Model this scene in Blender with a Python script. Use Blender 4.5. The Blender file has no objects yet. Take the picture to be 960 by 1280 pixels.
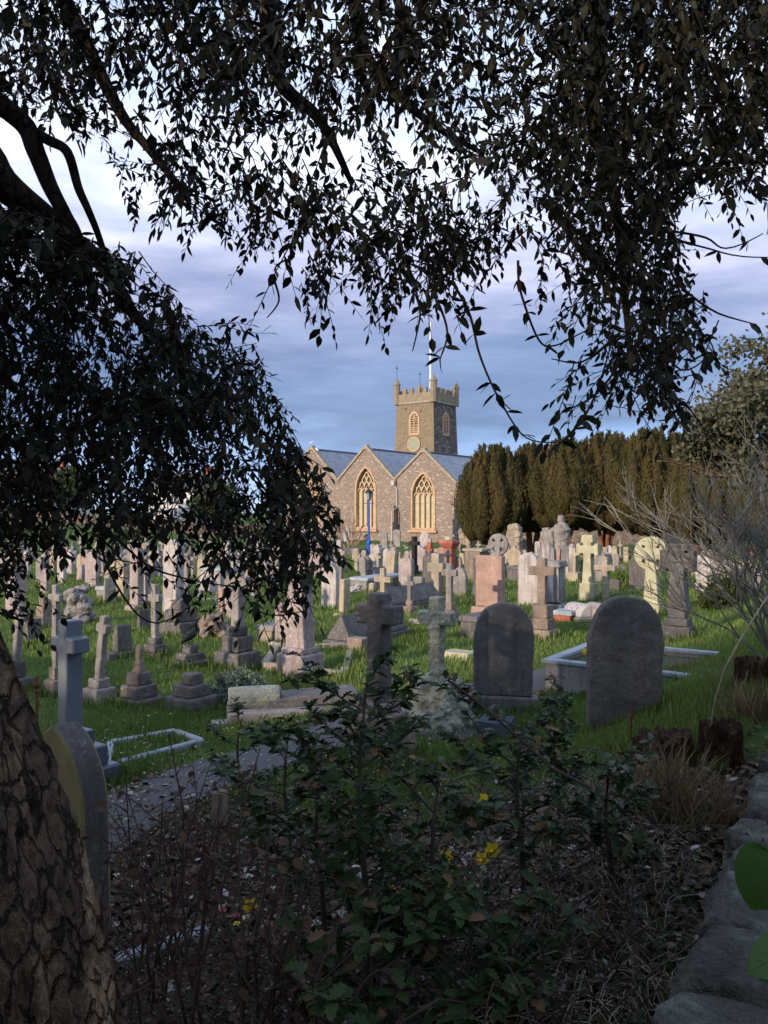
import bpy, bmesh, math, random
import numpy as np
from mathutils import Vector, Matrix, noise as mnoise
R = math.radians
C = bpy.context.scene.collection
sc = bpy.context.scene
random.seed(11)
rng = np.random.default_rng(7)

# ---------------------------------------------------------------- camera, world, sun, exposure
EYE = 2.4
F = 1000.0                      # focal length in pixels of the 960 x 1280 photograph
cam_d = bpy.data.cameras.new('camera'); cam = bpy.data.objects.new('camera', cam_d); C.objects.link(cam)
cam.location = (0, 0, EYE); cam.rotation_euler = (R(90), 0, 0)
cam_d.sensor_fit = 'VERTICAL'; cam_d.sensor_height = 36; cam_d.sensor_width = 27
cam_d.lens = F/1280*36; cam_d.clip_end = 3000; cam_d.clip_start = .05
sc.camera = cam
SUN_EL = 15.0
SUN = Vector((-.74, -.67, 0)).normalized()*math.cos(R(SUN_EL)) + Vector((0, 0, math.sin(R(SUN_EL))))
w = bpy.data.worlds.new('World'); sc.world = w; w.use_nodes = True
def ramp_set(r, stops, interp='LINEAR'):
    cr = r.color_ramp; cr.interpolation = interp
    while len(cr.elements) > 1: cr.elements.remove(cr.elements[-1])
    cr.elements[0].position = stops[0][0]; cr.elements[0].color = (*stops[0][1], 1)
    for p, c in stops[1:]:
        e = cr.elements.new(p); e.color = (*c, 1)
def g3(v): return (v, v, v)
def build_world():
    nt = w.node_tree; N = nt.nodes; L = nt.links; N.clear()
    out = N.new('ShaderNodeOutputWorld'); bg = N.new('ShaderNodeBackground'); L.new(bg.outputs[0], out.inputs[0])
    sky = N.new('ShaderNodeTexSky'); sky.sky_type = 'NISHITA'; sky.sun_disc = False
    sky.sun_elevation = R(SUN_EL); sky.sun_rotation = math.atan2(SUN.x, SUN.y)
    tc = N.new('ShaderNodeTexCoord'); sep = N.new('ShaderNodeSeparateXYZ'); L.new(tc.outputs['Generated'], sep.inputs[0])
    mp = N.new('ShaderNodeMapping'); mp.inputs['Scale'].default_value = (1.6, 1.6, 7.0); L.new(tc.outputs['Generated'], mp.inputs[0])
    n1 = N.new('ShaderNodeTexNoise'); n1.inputs['Scale'].default_value = 2.2; n1.inputs['Detail'].default_value = 6; n1.inputs['Roughness'].default_value = .55
    L.new(mp.outputs[0], n1.inputs['Vector'])
    m1 = N.new('ShaderNodeMath'); m1.operation = 'MULTIPLY_ADD'; L.new(n1.outputs['Fac'], m1.inputs[0]); m1.inputs[1].default_value = .22; m1.inputs[2].default_value = -.11
    m2 = N.new('ShaderNodeMath'); L.new(m1.outputs[0], m2.inputs[0]); L.new(sep.outputs['Z'], m2.inputs[1])
    rp = N.new('ShaderNodeValToRGB'); L.new(m2.outputs[0], rp.inputs[0])
    ramp_set(rp, [(0, (.42, .55, .76)), (.05, (.24, .36, .62)), (.085, (.19, .30, .55)), (.12, (.125, .185, .345)), (.185, (.14, .20, .36)),
                  (.24, (.26, .29, .46)), (.31, (.47, .49, .66)), (.39, (.66, .71, .86)), (.55, (.47, .58, .80)), (.75, (.42, .52, .76)), (1, (.36, .46, .72))])
    mul = N.new('ShaderNodeVectorMath'); mul.operation = 'SCALE'; mul.inputs['Scale'].default_value = 13.0
    mp2 = N.new('ShaderNodeMapping'); mp2.inputs['Scale'].default_value = (2.2, 2.2, 13.0); mp2.inputs['Rotation'].default_value = (.12, .1, 0); L.new(tc.outputs['Generated'], mp2.inputs[0])
    n3 = N.new('ShaderNodeTexNoise'); n3.inputs['Scale'].default_value = 1.7; n3.inputs['Detail'].default_value = 7; n3.inputs['Roughness'].default_value = .6; L.new(mp2.outputs[0], n3.inputs['Vector'])
    r3 = N.new('ShaderNodeValToRGB'); L.new(n3.outputs['Fac'], r3.inputs[0]); ramp_set(r3, [(.32, (.70, .74, .80)), (.5, (.95, .96, .97)), (.62, (1.22, 1.16, 1.10)), (.75, (1.42, 1.32, 1.24))])
    cm = N.new('ShaderNodeMix'); cm.data_type = 'RGBA'; cm.blend_type = 'MULTIPLY'; cm.inputs[0].default_value = 1; L.new(rp.outputs[0], cm.inputs[6]); L.new(r3.outputs[0], cm.inputs[7])
    L.new(cm.outputs[2], mul.inputs[0])
    mx = N.new('ShaderNodeMix'); mx.data_type = 'RGBA'; mx.inputs[0].default_value = .85
    L.new(sky.outputs[0], mx.inputs[6]); L.new(mul.outputs[0], mx.inputs[7])
    L.new(mx.outputs[2], bg.inputs[0]); bg.inputs[1].default_value = .1
build_world()
sun_d = bpy.data.lights.new('sun', 'SUN'); sun_d.energy = 3.4; sun_d.angle = R(1.5); sun_d.color = (1, .80, .62)
sun = bpy.data.objects.new('sun', sun_d); C.objects.link(sun); sun.rotation_euler = SUN.to_track_quat('Z', 'Y').to_euler()
sc.view_settings.view_transform = 'Standard'; sc.view_settings.look = 'None'; sc.view_settings.gamma = 1; sc.view_settings.exposure = 0.5
sc.cycles.max_bounces = 6; sc.cycles.transparent_max_bounces = 6
sc.cycles.use_denoising = True

# ---------------------------------------------------------------- materials
def _mat(name):
    m = bpy.data.materials.new(name); m.use_nodes = True
    nt = m.node_tree; b = nt.nodes['Principled BSDF']; return m, nt, nt.nodes, nt.links, b
def noise_node(N, L, vec, scale, detail=4, rough=.55):
    n = N.new('ShaderNodeTexNoise'); n.inputs['Scale'].default_value = scale; n.inputs['Detail'].default_value = detail
    n.inputs['Roughness'].default_value = rough; L.new(vec, n.inputs['Vector']); return n
def mapr(N, L, src, a, b, c=0., d=1.):
    n = N.new('ShaderNodeMapRange'); L.new(src, n.inputs[0]); n.inputs[1].default_value = a; n.inputs[2].default_value = b
    n.inputs[3].default_value = c; n.inputs[4].default_value = d; return n.outputs[0]
def mixc(N, L, f, a, b):
    n = N.new('ShaderNodeMix'); n.data_type = 'RGBA'
    if isinstance(f, (int, float)): n.inputs[0].default_value = f
    else: L.new(f, n.inputs[0])
    for i, v in ((6, a), (7, b)):
        if isinstance(v, tuple): n.inputs[i].default_value = (*v, 1)
        else: L.new(v, n.inputs[i])
    return n.outputs[2]
def objvec(N, L, rand=True, scale=None):
    tc = N.new('ShaderNodeTexCoord'); v = tc.outputs['Object']
    if rand:
        oi = N.new('ShaderNodeObjectInfo'); m = N.new('ShaderNodeMath'); m.operation = 'MULTIPLY'; m.inputs[1].default_value = 57.
        L.new(oi.outputs['Random'], m.inputs[0]); a = N.new('ShaderNodeVectorMath'); L.new(v, a.inputs[0]); L.new(m.outputs[0], a.inputs[1]); v = a.outputs[0]
    if scale:
        mp = N.new('ShaderNodeMapping'); mp.inputs['Scale'].default_value = scale; L.new(v, mp.inputs[0]); v = mp.outputs[0]
    return v
def bump(N, L, b, h, strength, dist):
    bp = N.new('ShaderNodeBump'); bp.inputs['Strength'].default_value = strength; bp.inputs['Distance'].default_value = dist
    L.new(h, bp.inputs['Height']); L.new(bp.outputs[0], b.inputs['Normal'])
def stone(name, c, streak=None, lichen=None, sa=.5, la=.3, rough=.9, bs=.5, fine=60, spots=22):
    m, nt, N, L, b = _mat(name)
    v = objvec(N, L)
    n1 = noise_node(N, L, v, 3.2, 5); n2 = noise_node(N, L, v, fine, 3, .7); n3 = noise_node(N, L, v, 11, 4, .65)
    col = mixc(N, L, mapr(N, L, n1.outputs[0], .3, .7), tuple(x*.72 for x in c), tuple(min(1, x*1.2) for x in c))
    if streak:
        vs = objvec(N, L, scale=(14, 14, .8)); ns = noise_node(N, L, vs, 1., 4)
        col = mixc(N, L, mapr(N, L, ns.outputs[0], .5, .64, 0, sa), col, streak)
    if lichen:
        nl = noise_node(N, L, v, spots, 3, .6)
        s = N.new('ShaderNodeMath'); s.operation = 'MULTIPLY'; L.new(mapr(N, L, nl.outputs[0], .58-.1*la, .66, 0, 1), s.inputs[0]); L.new(mapr(N, L, n1.outputs[0], .38, .62, .15, 1), s.inputs[1])
        col = mixc(N, L, s.outputs[0], col, lichen)
    col = mixc(N, L, mapr(N, L, n2.outputs[0], .35, .7, 0, .45), col, tuple(x*.55 for x in c))
    L.new(col, b.inputs['Base Color']); b.inputs['Roughness'].default_value = rough; b.inputs['Specular IOR Level'].default_value = .25
    ad = N.new('ShaderNodeMath'); ad.operation = 'MULTIPLY_ADD'; L.new(n3.outputs[0], ad.inputs[0]); ad.inputs[1].default_value = 1.6; L.new(n2.outputs[0], ad.inputs[2])
    bump(N, L, b, ad.outputs[0], bs, .012)
    return m
M = {}
M['grey'] = stone('grey_stone', (.27, .25, .235), (.10, .095, .09), (.42, .42, .36))
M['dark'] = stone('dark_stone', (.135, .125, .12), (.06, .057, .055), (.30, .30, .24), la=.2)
M['slate'] = stone('slate_stone', (.15, .14, .14), (.075, .07, .068), (.24, .23, .18), la=.25, sa=.7, bs=.35)
M['slatelichen'] = stone('lichened_slate', (.13, .118, .11), (.10, .07, .06), (.34, .31, .25), la=.6, spots=60, bs=.5)
M['lilac'] = stone('lilac_stone', (.37, .305, .295), (.17, .14, .14), (.55, .52, .48), la=.3, sa=.6)
M['pink'] = stone('pink_stone', (.40, .27, .215), (.33, .20, .16), (.55, .45, .38), la=.1)
M['cream'] = stone('cream_stone', (.42, .355, .25), (.22, .18, .13), (.52, .48, .38))
M['yellow'] = stone('yellow_lichen_stone', (.46, .44, .29), (.36, .33, .2), (.6, .6, .42), sa=.3)
M['white'] = stone('white_stone', (.47, .43, .41), (.17, .155, .15), (.58, .55, .52), sa=.75)
M['streak'] = stone('streaked_stone', (.20, .185, .185), (.62, .58, .56), None, sa=.9)
M['brown'] = stone('brown_stone', (.26, .205, .165), (.13, .10, .085), (.40, .37, .29))
M['beige'] = stone('beige_stone', (.36, .31, .24), (.2, .17, .13), (.5, .47, .36), la=.5)
M['red'] = stone('red_stone', (.40, .13, .085), (.25, .09, .06), None)
M['granite'] = stone('rough_granite', (.33, .34, .27), (.13, .13, .11), (.45, .46, .34), la=.7, bs=1.0, fine=35)
M['blue'] = stone('blue_granite', (.17, .20, .235), (.14, .17, .20), None, rough=.35, bs=.12, fine=220, sa=.3)
M['bluestep'] = stone('polished_granite', (.10, .12, .165), None, None, rough=.22, bs=.05, fine=220)
M['bluekerb'] = stone('pale_kerb', (.33, .37, .40), (.20, .22, .21), (.45, .47, .44), rough=.75, bs=.5)
M['black'] = stone('black_stone', (.012, .012, .013), None, None, rough=.4, bs=.1)
M['olive'] = stone('mossy_yellow_stone', (.27, .235, .10), (.17, .15, .07), (.26, .25, .14), la=.3, bs=.4)
M['rubble'] = stone('rubble_stone', (.33, .27, .21), (.15, .12, .10), (.62, .6, .5), la=.7, bs=1.0, fine=25)
M['wallstone'] = stone('old_wall_stone', (.075, .075, .062), (.028, .027, .022), (.21, .22, .17), la=1.0, bs=1.8, fine=26, spots=12, rough=.85, sa=.8)
M['ochre'] = stone('ochre_dressing', (.53, .365, .225), (.36, .25, .16), (.60, .48, .34), bs=.3, fine=20)
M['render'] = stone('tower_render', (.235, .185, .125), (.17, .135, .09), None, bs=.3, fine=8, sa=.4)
M['parapet'] = stone('parapet_stone', (.285, .235, .165), (.2, .165, .12), None, bs=.3, fine=8)
def plain(name, c, rough=.7, metal=0, spec=.3, var=0., scale=20):
    m, nt, N, L, b = _mat(name); b.inputs['Roughness'].default_value = rough; b.inputs['Metallic'].default_value = metal; b.inputs['Specular IOR Level'].default_value = spec
    if var:
        v = objvec(N, L); n = noise_node(N, L, v, scale, 4)
        L.new(mixc(N, L, mapr(N, L, n.outputs[0], .3, .7), tuple(x*(1-var) for x in c), tuple(min(1, x*(1+var)) for x in c)), b.inputs['Base Color'])
        bump(N, L, b, n.outputs[0], .3, .01)
    else: b.inputs['Base Color'].default_value = (*c, 1)
    return m
M['bluepaint'] = plain('blue_paint', (.012, .09, .42), .4, var=.25)
M['lampglass'] = plain('lamp_glass', (.25, .3, .33), .15)
M['blackmetal'] = plain('black_metal', (.015, .015, .018), .5)
M['whitepaint'] = plain('white_paint', (.75, .76, .78), .5, var=.06)
M['louvre'] = plain('dark_louvre', (.03, .027, .022), .7)
M['clock'] = plain('clock_face', (.24, .27, .20), .6, var=.12, scale=6)
M['clockmark'] = plain('gilt_marks', (.55, .45, .22), .5)
M['leadglass'] = plain('leaded_glass', (.44, .40, .27), .35, var=.18, scale=3)
M['mullion'] = plain('mullion_stone', (.52, .38, .24), .8, var=.15)
M['rust'] = plain('rusted_iron', (.13, .05, .03), .85, var=.4)
M['lead'] = plain('lead_pipe', (.45, .43, .40), .6)
M['crow'] = plain('black_feathers', (.008, .008, .01), .5)
M['gull'] = plain('gull_feathers', (.75, .76, .78), .7)
M['daff'] = plain('daffodil_yellow', (.85, .62, .02), .5)
M['petalred'] = plain('red_petals', (.5, .02, .03), .6)
M['housewall'] = plain('white_house_render', (.66, .65, .64), .9, var=.06, scale=2)
M['houseglass'] = plain('house_window_glass', (.05, .06, .08), .1)
def rubble_wall(name, cols, mortar, scale=(3.2, 3.2, 7.5)):
    m, nt, N, L, b = _mat(name)
    v = objvec(N, L, rand=False, scale=scale)
    nz = noise_node(N, L, v, 1.5, 3); ad = N.new('ShaderNodeVectorMath'); ad.operation = 'MULTIPLY_ADD'; L.new(nz.outputs['Color'], ad.inputs[0]); ad.inputs[1].default_value = (.5, .5, .5); L.new(v, ad.inputs[2])
    vo = N.new('ShaderNodeTexVoronoi'); L.new(ad.outputs[0], vo.inputs['Vector']); vo.inputs['Scale'].default_value = 1
    ve = N.new('ShaderNodeTexVoronoi'); ve.feature = 'DISTANCE_TO_EDGE'; L.new(ad.outputs[0], ve.inputs['Vector']); ve.inputs['Scale'].default_value = 1
    sp = N.new('ShaderNodeSeparateColor'); L.new(vo.outputs['Color'], sp.inputs[0])
    rp = N.new('ShaderNodeValToRGB'); L.new(sp.outputs[0], rp.inputs[0])
    k = len(cols); ramp_set(rp, [(i/k, c) for i, c in enumerate(cols)], 'CONSTANT')
    v2 = objvec(N, L, rand=False); nb = noise_node(N, L, v2, .5, 3); nf = noise_node(N, L, v2, 14, 3)
    col = mixc(N, L, mapr(N, L, ve.outputs['Distance'], .02, .08, .7, 0), rp.outputs[0], mortar)
    col = mixc(N, L, mapr(N, L, nb.outputs[0], .35, .7, 0, .45), col, mortar)
    col = mixc(N, L, mapr(N, L, nf.outputs[0], .4, .75, 0, .4), col, tuple(x*.5 for x in mortar))
    L.new(col, b.inputs['Base Color']); b.inputs['Roughness'].default_value = .92; b.inputs['Specular IOR Level'].default_value = .2
    bump(N, L, b, mapr(N, L, ve.outputs['Distance'], 0, .15), .7, .04)
    return m
M['church'] = rubble_wall('church_rubble', [(0.233, 0.175, 0.152), (0.316, 0.247, 0.199), (0.186, 0.145, 0.142), (0.372, 0.301, 0.237), (0.270, 0.209, 0.176), (0.326, 0.262, 0.214), (0.214, 0.170, 0.157), (0.288, 0.228, 0.195), (0.242, 0.194, 0.171), (0.270, 0.213, 0.190), (0.288, 0.233, 0.190), (0.233, 0.189, 0.171), (0.512, 0.466, 0.389)], (0.335, 0.272, 0.214), (4.2, 4.2, 9.5))
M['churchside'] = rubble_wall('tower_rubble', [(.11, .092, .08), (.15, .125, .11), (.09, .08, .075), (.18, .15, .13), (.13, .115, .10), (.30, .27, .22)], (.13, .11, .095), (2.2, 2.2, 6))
M['yardwall'] = rubble_wall('boundary_rubble', [(.16, .12, .10), (.22, .17, .13), (.13, .11, .10), (.3, .24, .18)], (.2, .16, .12), (3, 3, 6))
def slates():
    m, nt, N, L, b = _mat('roof_slates')
    tc = N.new('ShaderNodeTexCoord'); sp = N.new('ShaderNodeSeparateXYZ'); L.new(tc.outputs['Object'], sp.inputs[0])
    cb = N.new('ShaderNodeCombineXYZ'); L.new(sp.outputs['Y'], cb.inputs[0]); L.new(sp.outputs['Z'], cb.inputs[1])
    br = N.new('ShaderNodeTexBrick'); L.new(cb.outputs[0], br.inputs['Vector'])
    br.inputs['Scale'].default_value = 1; br.inputs['Brick Width'].default_value = .42; br.inputs['Row Height'].default_value = .2
    br.inputs['Mortar Size'].default_value = .015; br.inputs['Color1'].default_value = (.22, .24, .29, 1); br.inputs['Color2'].default_value = (.37, .39, .43, 1); br.inputs['Mortar'].default_value = (.12, .13, .16, 1)
    n = noise_node(N, L, tc.outputs['Object'], .7, 5); n2 = noise_node(N, L, tc.outputs['Object'], 5, 4)
    col = mixc(N, L, mapr(N, L, n.outputs[0], .45, .65, 0, .6), br.outputs[0], (.34, .34, .33))
    col = mixc(N, L, mapr(N, L, n2.outputs[0], .55, .7, 0, .6), col, (.13, .145, .18))
    L.new(col, b.inputs['Base Color']); b.inputs['Roughness'].default_value = .6
    bump(N, L, b, br.outputs[0], .4, .03); return m
M['slates'] = slates()
def leafmat(name, c1, c2, rough=.5, trans=.15, spec=.3, c3=None, f3=.0, back=None):
    m, nt, N, L, b = _mat(name)
    at = N.new('ShaderNodeAttribute'); at.attribute_name = 'rnd'
    rp = N.new('ShaderNodeValToRGB'); L.new(at.outputs['Fac'], rp.inputs[0])
    st = [(0, c1), (1-f3-.001 if c3 else 1, c2)]
    if c3: st += [(1-f3, c3), (1, tuple(x*.8 for x in c3))]
    ramp_set(rp, st)
    L.new(rp.outputs[0], b.inputs['Base Color'])
    b.inputs['Roughness'].default_value = rough; b.inputs['Specular IOR Level'].default_value = spec
    if trans:
        t = N.new('ShaderNodeBsdfTranslucent'); L.new(rp.outputs[0], t.inputs[0]); mx = N.new('ShaderNodeMixShader'); mx.inputs[0].default_value = trans
        L.new(b.outputs[0], mx.inputs[1]); L.new(t.outputs[0], mx.inputs[2]); L.new(mx.outputs[0], N['Material Output'].inputs[0])
    return m
M['oakleaf'] = leafmat('holm_oak_leaf', (.012, .015, .008), (.033, .035, .018), c3=(.08, .05, .025), f3=.03, rough=.6, trans=.06, spec=.15)
M['hollyleaf'] = leafmat('holly_leaf', (.020, .042, .013), (.055, .090, .028), c3=(.20, .125, .06), f3=.10, rough=.45, trans=.10, spec=.14)
M['deadleaf'] = leafmat('dead_leaf', (.04, .024, .015), (.14, .08, .045), rough=.75, trans=.1, spec=.15)
M['yewleaf'] = leafmat('yew_foliage', (.034, .038, .014), (.076, .068, .027), rough=.9, trans=.06, c3=(.14, .085, .034), f3=.22, spec=.1)
M['oliveleaf'] = leafmat('grey_green_leaf', (.055, .06, .035), (.12, .12, .07), rough=.7, trans=.2)
M['farleaf'] = leafmat('far_tree_leaf', (.03, .045, .015), (.07, .09, .03), rough=.8, trans=.15)
M['grass'] = leafmat('grass_blades', (.082, .135, .026), (.185, .26, .062), rough=.6, trans=.25, c3=(.24, .2, .09), f3=.06)
M['drygrass'] = leafmat('dry_grass', (.14, .10, .05), (.30, .23, .12), rough=.8, trans=.15)
M['arum'] = leafmat('glossy_green_leaf', (.035, .085, .014), (.06, .13, .025), rough=.3, trans=.15)
M['silver'] = leafmat('silver_green_leaf', (.10, .135, .10), (.19, .24, .19), rough=.8, trans=.1)
M['litter'] = leafmat('leaf_litter', (.03, .018, .012), (.15, .085, .045), rough=.7, trans=0, c3=(.45, .40, .36), f3=.09)
M['petal'] = leafmat('fallen_petals', (.5, .47, .4), (.7, .68, .6), rough=.8, trans=.2)
M['petal2'] = leafmat('pale_fallen_leaf', (.22, .17, .11), (.5, .44, .36), rough=.8, trans=.1)
def bark(name, c, c2, c3, scale=6):
    m, nt, N, L, b = _mat(name)
    v = objvec(N, L, rand=False, scale=(1, 1, .45)); v2 = objvec(N, L, rand=False, scale=(1, 1, 1.8))
    n = noise_node(N, L, v, scale, 6, .65); n2 = noise_node(N, L, v, scale*7, 4, .7); n3 = noise_node(N, L, v, 2.6, 4, .6)
    col = mixc(N, L, mapr(N, L, n.outputs[0], .35, .62), c, c2)
    col = mixc(N, L, mapr(N, L, n3.outputs[0], .49, .57, 0, .85), col, c3)
    col = mixc(N, L, mapr(N, L, n2.outputs[0], .45, .62, 0, .7), col, tuple(x*.4 for x in c))
    L.new(col, b.inputs['Base Color']); b.inputs['Roughness'].default_value = .95; b.inputs['Specular IOR Level'].default_value = .15
    vc = objvec(N, L, rand=False, scale=(1, 1, .42)); wv = N.new('ShaderNodeVectorMath'); wv.operation = 'MULTIPLY_ADD'; L.new(n.outputs['Color'], wv.inputs[0]); wv.inputs[1].default_value = (.12, .12, .12); L.new(vc, wv.inputs[2])
    vo = N.new('ShaderNodeTexVoronoi'); vo.feature = 'DISTANCE_TO_EDGE'; vo.inputs['Scale'].default_value = scale*3.2; L.new(wv.outputs[0], vo.inputs['Vector'])
    crack = mapr(N, L, vo.outputs['Distance'], 0, .08, .8, 0)
    col = mixc(N, L, crack, col, tuple(x*.42 for x in c)); L.new(col, b.inputs['Base Color'])
    ad = N.new('ShaderNodeMath'); ad.operation = 'ADD'; L.new(n.outputs[0], ad.inputs[0]); L.new(n2.outputs[0], ad.inputs[1])
    a3 = N.new('ShaderNodeMath'); a3.operation = 'MULTIPLY_ADD'; L.new(crack, a3.inputs[0]); a3.inputs[1].default_value = -1.3; L.new(ad.outputs[0], a3.inputs[2])
    bump(N, L, b, a3.outputs[0], 1, .035); return m
M['bark'] = bark('oak_bark', (.085, .06, .041), (.15, .105, .066), (.38, .26, .155))
M['limbbark'] = bark('dark_limb_bark', (.03, .023, .017), (.05, .038, .027), (.06, .045, .03))
M['twig'] = plain('dark_twig', (.028, .022, .016), .9, var=.3)
M['bramble'] = plain('bramble_cane', (.07, .045, .035), .8, var=.5, scale=5)
M['greytwig'] = plain('lichened_twig', (.19, .178, .145), .9, var=.6, scale=5)
M['redstem'] = plain('reddish_stem', (.30, .20, .15), .9, var=.3, scale=5)
M['palewood'] = bark('pale_broken_wood', (.30, .19, .10), (.40, .27, .16), (.2, .12, .07), 20)
M['stump'] = bark('rotten_stump_wood', (.05, .03, .02), (.14, .075, .035), (.19, .11, .05), 9)
M['holly_stem'] = plain('holly_stem', (.055, .055, .035), .7, var=.3)
M['yewbark'] = plain('red_yew_bark', (.20, .09, .05), .9, var=.4, scale=6)

# ---------------------------------------------------------------- mesh helpers
class MB:
    def __init__(s): s.v = []; s.f = []
    def add(s, vs, fs):
        o = len(s.v); s.v += [tuple(p) for p in vs]; s.f += [tuple(i+o for i in f) for f in fs]; return s
    def box(s, c, d, taper=1., rz=0):
        cx, cy, cz = c; a, b, h = d[0]/2, d[1]/2, d[2]
        vs = []
        for z, k in ((0, 1.), (h, taper)):
            for x, y in ((-a, -b), (a, -b), (a, b), (-a, b)):
                x, y = x*k, y*k
                vs.append((cx + x*math.cos(rz)-y*math.sin(rz), cy + x*math.sin(rz)+y*math.cos(rz), cz+z))
        return s.add(vs, [(3, 2, 1, 0), (4, 5, 6, 7), (0, 1, 5, 4), (1, 2, 6, 5), (2, 3, 7, 6), (3, 0, 4, 7)])
    def prism(s, pts, y0, y1):                       # outline (x, z), counter-clockwise seen from -y
        n = len(pts)
        vs = [(x, y0, z) for x, z in pts] + [(x, y1, z) for x, z in pts]
        return s.add(vs, [tuple(range(n)), tuple(range(2*n-1, n-1, -1))] + [(i, i+n, (i+1) % n+n, (i+1) % n) for i in range(n)])
    def ring(s, cx, cz, r0, r1, y0, y1, n=28):
        vs = []
        for k in range(n):
            a = 2*math.pi*k/n
            for r, y in ((r0, y0), (r1, y0), (r1, y1), (r0, y1)): vs.append((cx+r*math.cos(a), y, cz+r*math.sin(a)))
        fs = []
        for k in range(n):
            j = (k+1) % n
            for q in range(4): fs.append((4*k+q, 4*k+(q+1) % 4, 4*j+(q+1) % 4, 4*j+q))
        return s.add(vs, fs)
    def tube(s, pts, rad, n=6, cap=True):
        pts = [Vector(p) for p in pts]; m = len(pts)
        if not hasattr(rad, '__len__'): rad = [rad]*m
        u = None; vs = []
        for i, p in enumerate(pts):
            t = (pts[min(i+1, m-1)]-pts[max(i-1, 0)])
            if t.length < 1e-9: t = Vector((0, 0, 1))
            t.normalize()
            if u is None: u = t.orthogonal().normalized()
            u = (u - t*u.dot(t))
            if u.length < 1e-6: u = t.orthogonal()
            u.normalize(); w_ = t.cross(u)
            for k in range(n):
                a = 2*math.pi*k/n; vs.append(p + (u*math.cos(a)+w_*math.sin(a))*rad[i])
        fs = [(i*n+k, i*n+(k+1) % n, (i+1)*n+(k+1) % n, (i+1)*n+k) for i in range(m-1) for k in range(n)]
        if cap: fs += [tuple(range(n-1, -1, -1)), tuple((m-1)*n+k for k in range(n))]
        return s.add(vs, fs)
    def lathe(s, prof, n=12, c=(0, 0, 0), rot=0):
        vs = [(c[0]+r*math.cos(2*math.pi*k/n+rot), c[1]+r*math.sin(2*math.pi*k/n+rot), c[2]+z) for r, z in prof for k in range(n)]
        m = len(prof)
        fs = [(i*n+k, i*n+(k+1) % n, (i+1)*n+(k+1) % n, (i+1)*n+k) for i in range(m-1) for k in range(n)]
        fs += [tuple(range(n-1, -1, -1)), tuple((m-1)*n+k for k in range(n))]
        return s.add(vs, fs)
    def build(s, name, mat, parent=None, bevel=0., seg=1, smooth=False, loc=None, rot=None, rough=None):
        me = bpy.data.meshes.new(name)
        if bevel:
            bm = bmesh.new(); bv = [bm.verts.new(p) for p in s.v]
            for f in s.f:
                try: bm.faces.new([bv[i] for i in f])
                except ValueError: pass
            bmesh.ops.recalc_face_normals(bm, faces=bm.faces)
            ed = [e for e in bm.edges if len(e.link_faces) == 2 and e.calc_face_angle(0) > .5]
            bmesh.ops.bevel(bm, geom=ed, offset=bevel, segments=seg, affect='EDGES', clamp_overlap=True)
            bm.to_mesh(me); bm.free()
        else:
            me.from_pydata(s.v, [], s.f); me.validate()
            bm = bmesh.new(); bm.from_mesh(me); bmesh.ops.recalc_face_normals(bm, faces=bm.faces); bm.to_mesh(me); bm.free()
        me.materials.append(M[mat] if isinstance(mat, str) else mat)
        if smooth:
            me.polygons.foreach_set('use_smooth', [True]*len(me.polygons))
        o = bpy.data.objects.new(name, me); C.objects.link(o)
        if parent: o.parent = parent
        if loc is not None: o.location = loc
        if rot is not None: o.rotation_euler = rot
        if rough:
            vox, amt, size = rough
            md = o.modifiers.new('remesh', 'REMESH'); md.mode = 'VOXEL'; md.voxel_size = vox
            tx = bpy.data.textures.new('clouds', 'CLOUDS'); tx.noise_scale = size; tx.noise_depth = 3
            d = o.modifiers.new('disp', 'DISPLACE'); d.texture = tx; d.strength = amt; d.mid_level = .5; d.texture_coords = 'LOCAL'
        return o
def empty(name, loc, rot=(0, 0, 0)):
    o = bpy.data.objects.new(name, None); C.objects.link(o); o.location = loc; o.rotation_euler = rot; o.empty_display_size = .2; return o
def tag(o, label=None, cat=None, group=None, kind=None):
    if label: o['label'] = label
    if cat: o['category'] = cat
    if group: o['group'] = group
    if kind: o['kind'] = kind
    return o
def np_mesh(name, V, Fq, mat, parent=None, rnd=None, smooth=False):
    """V (n,3), Fq (m,k) -> object; rnd per face attribute"""
    me = bpy.data.meshes.new(name); k = Fq.shape[1]
    me.vertices.add(len(V)); me.vertices.foreach_set('co', np.asarray(V, dtype=np.float32).ravel())
    me.loops.add(Fq.size); me.loops.foreach_set('vertex_index', Fq.astype(np.int32).ravel())
    me.polygons.add(len(Fq)); me.polygons.foreach_set('loop_start', np.arange(0, Fq.size, k, dtype=np.int32))
    try: me.polygons.foreach_set('loop_total', np.full(len(Fq), k, dtype=np.int32))
    except Exception: pass
    me.update(calc_edges=True)
    if rnd is not None:
        a = me.attributes.new('rnd', 'FLOAT', 'FACE'); a.data.foreach_set('value', rnd.astype(np.float32))
    if smooth: me.polygons.foreach_set('use_smooth', np.ones(len(Fq), dtype=bool))
    me.materials.append(M[mat] if isinstance(mat, str) else mat)
    o = bpy.data.objects.new(name, me); C.objects.link(o)
    if parent: o.parent = parent
    return o
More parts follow.
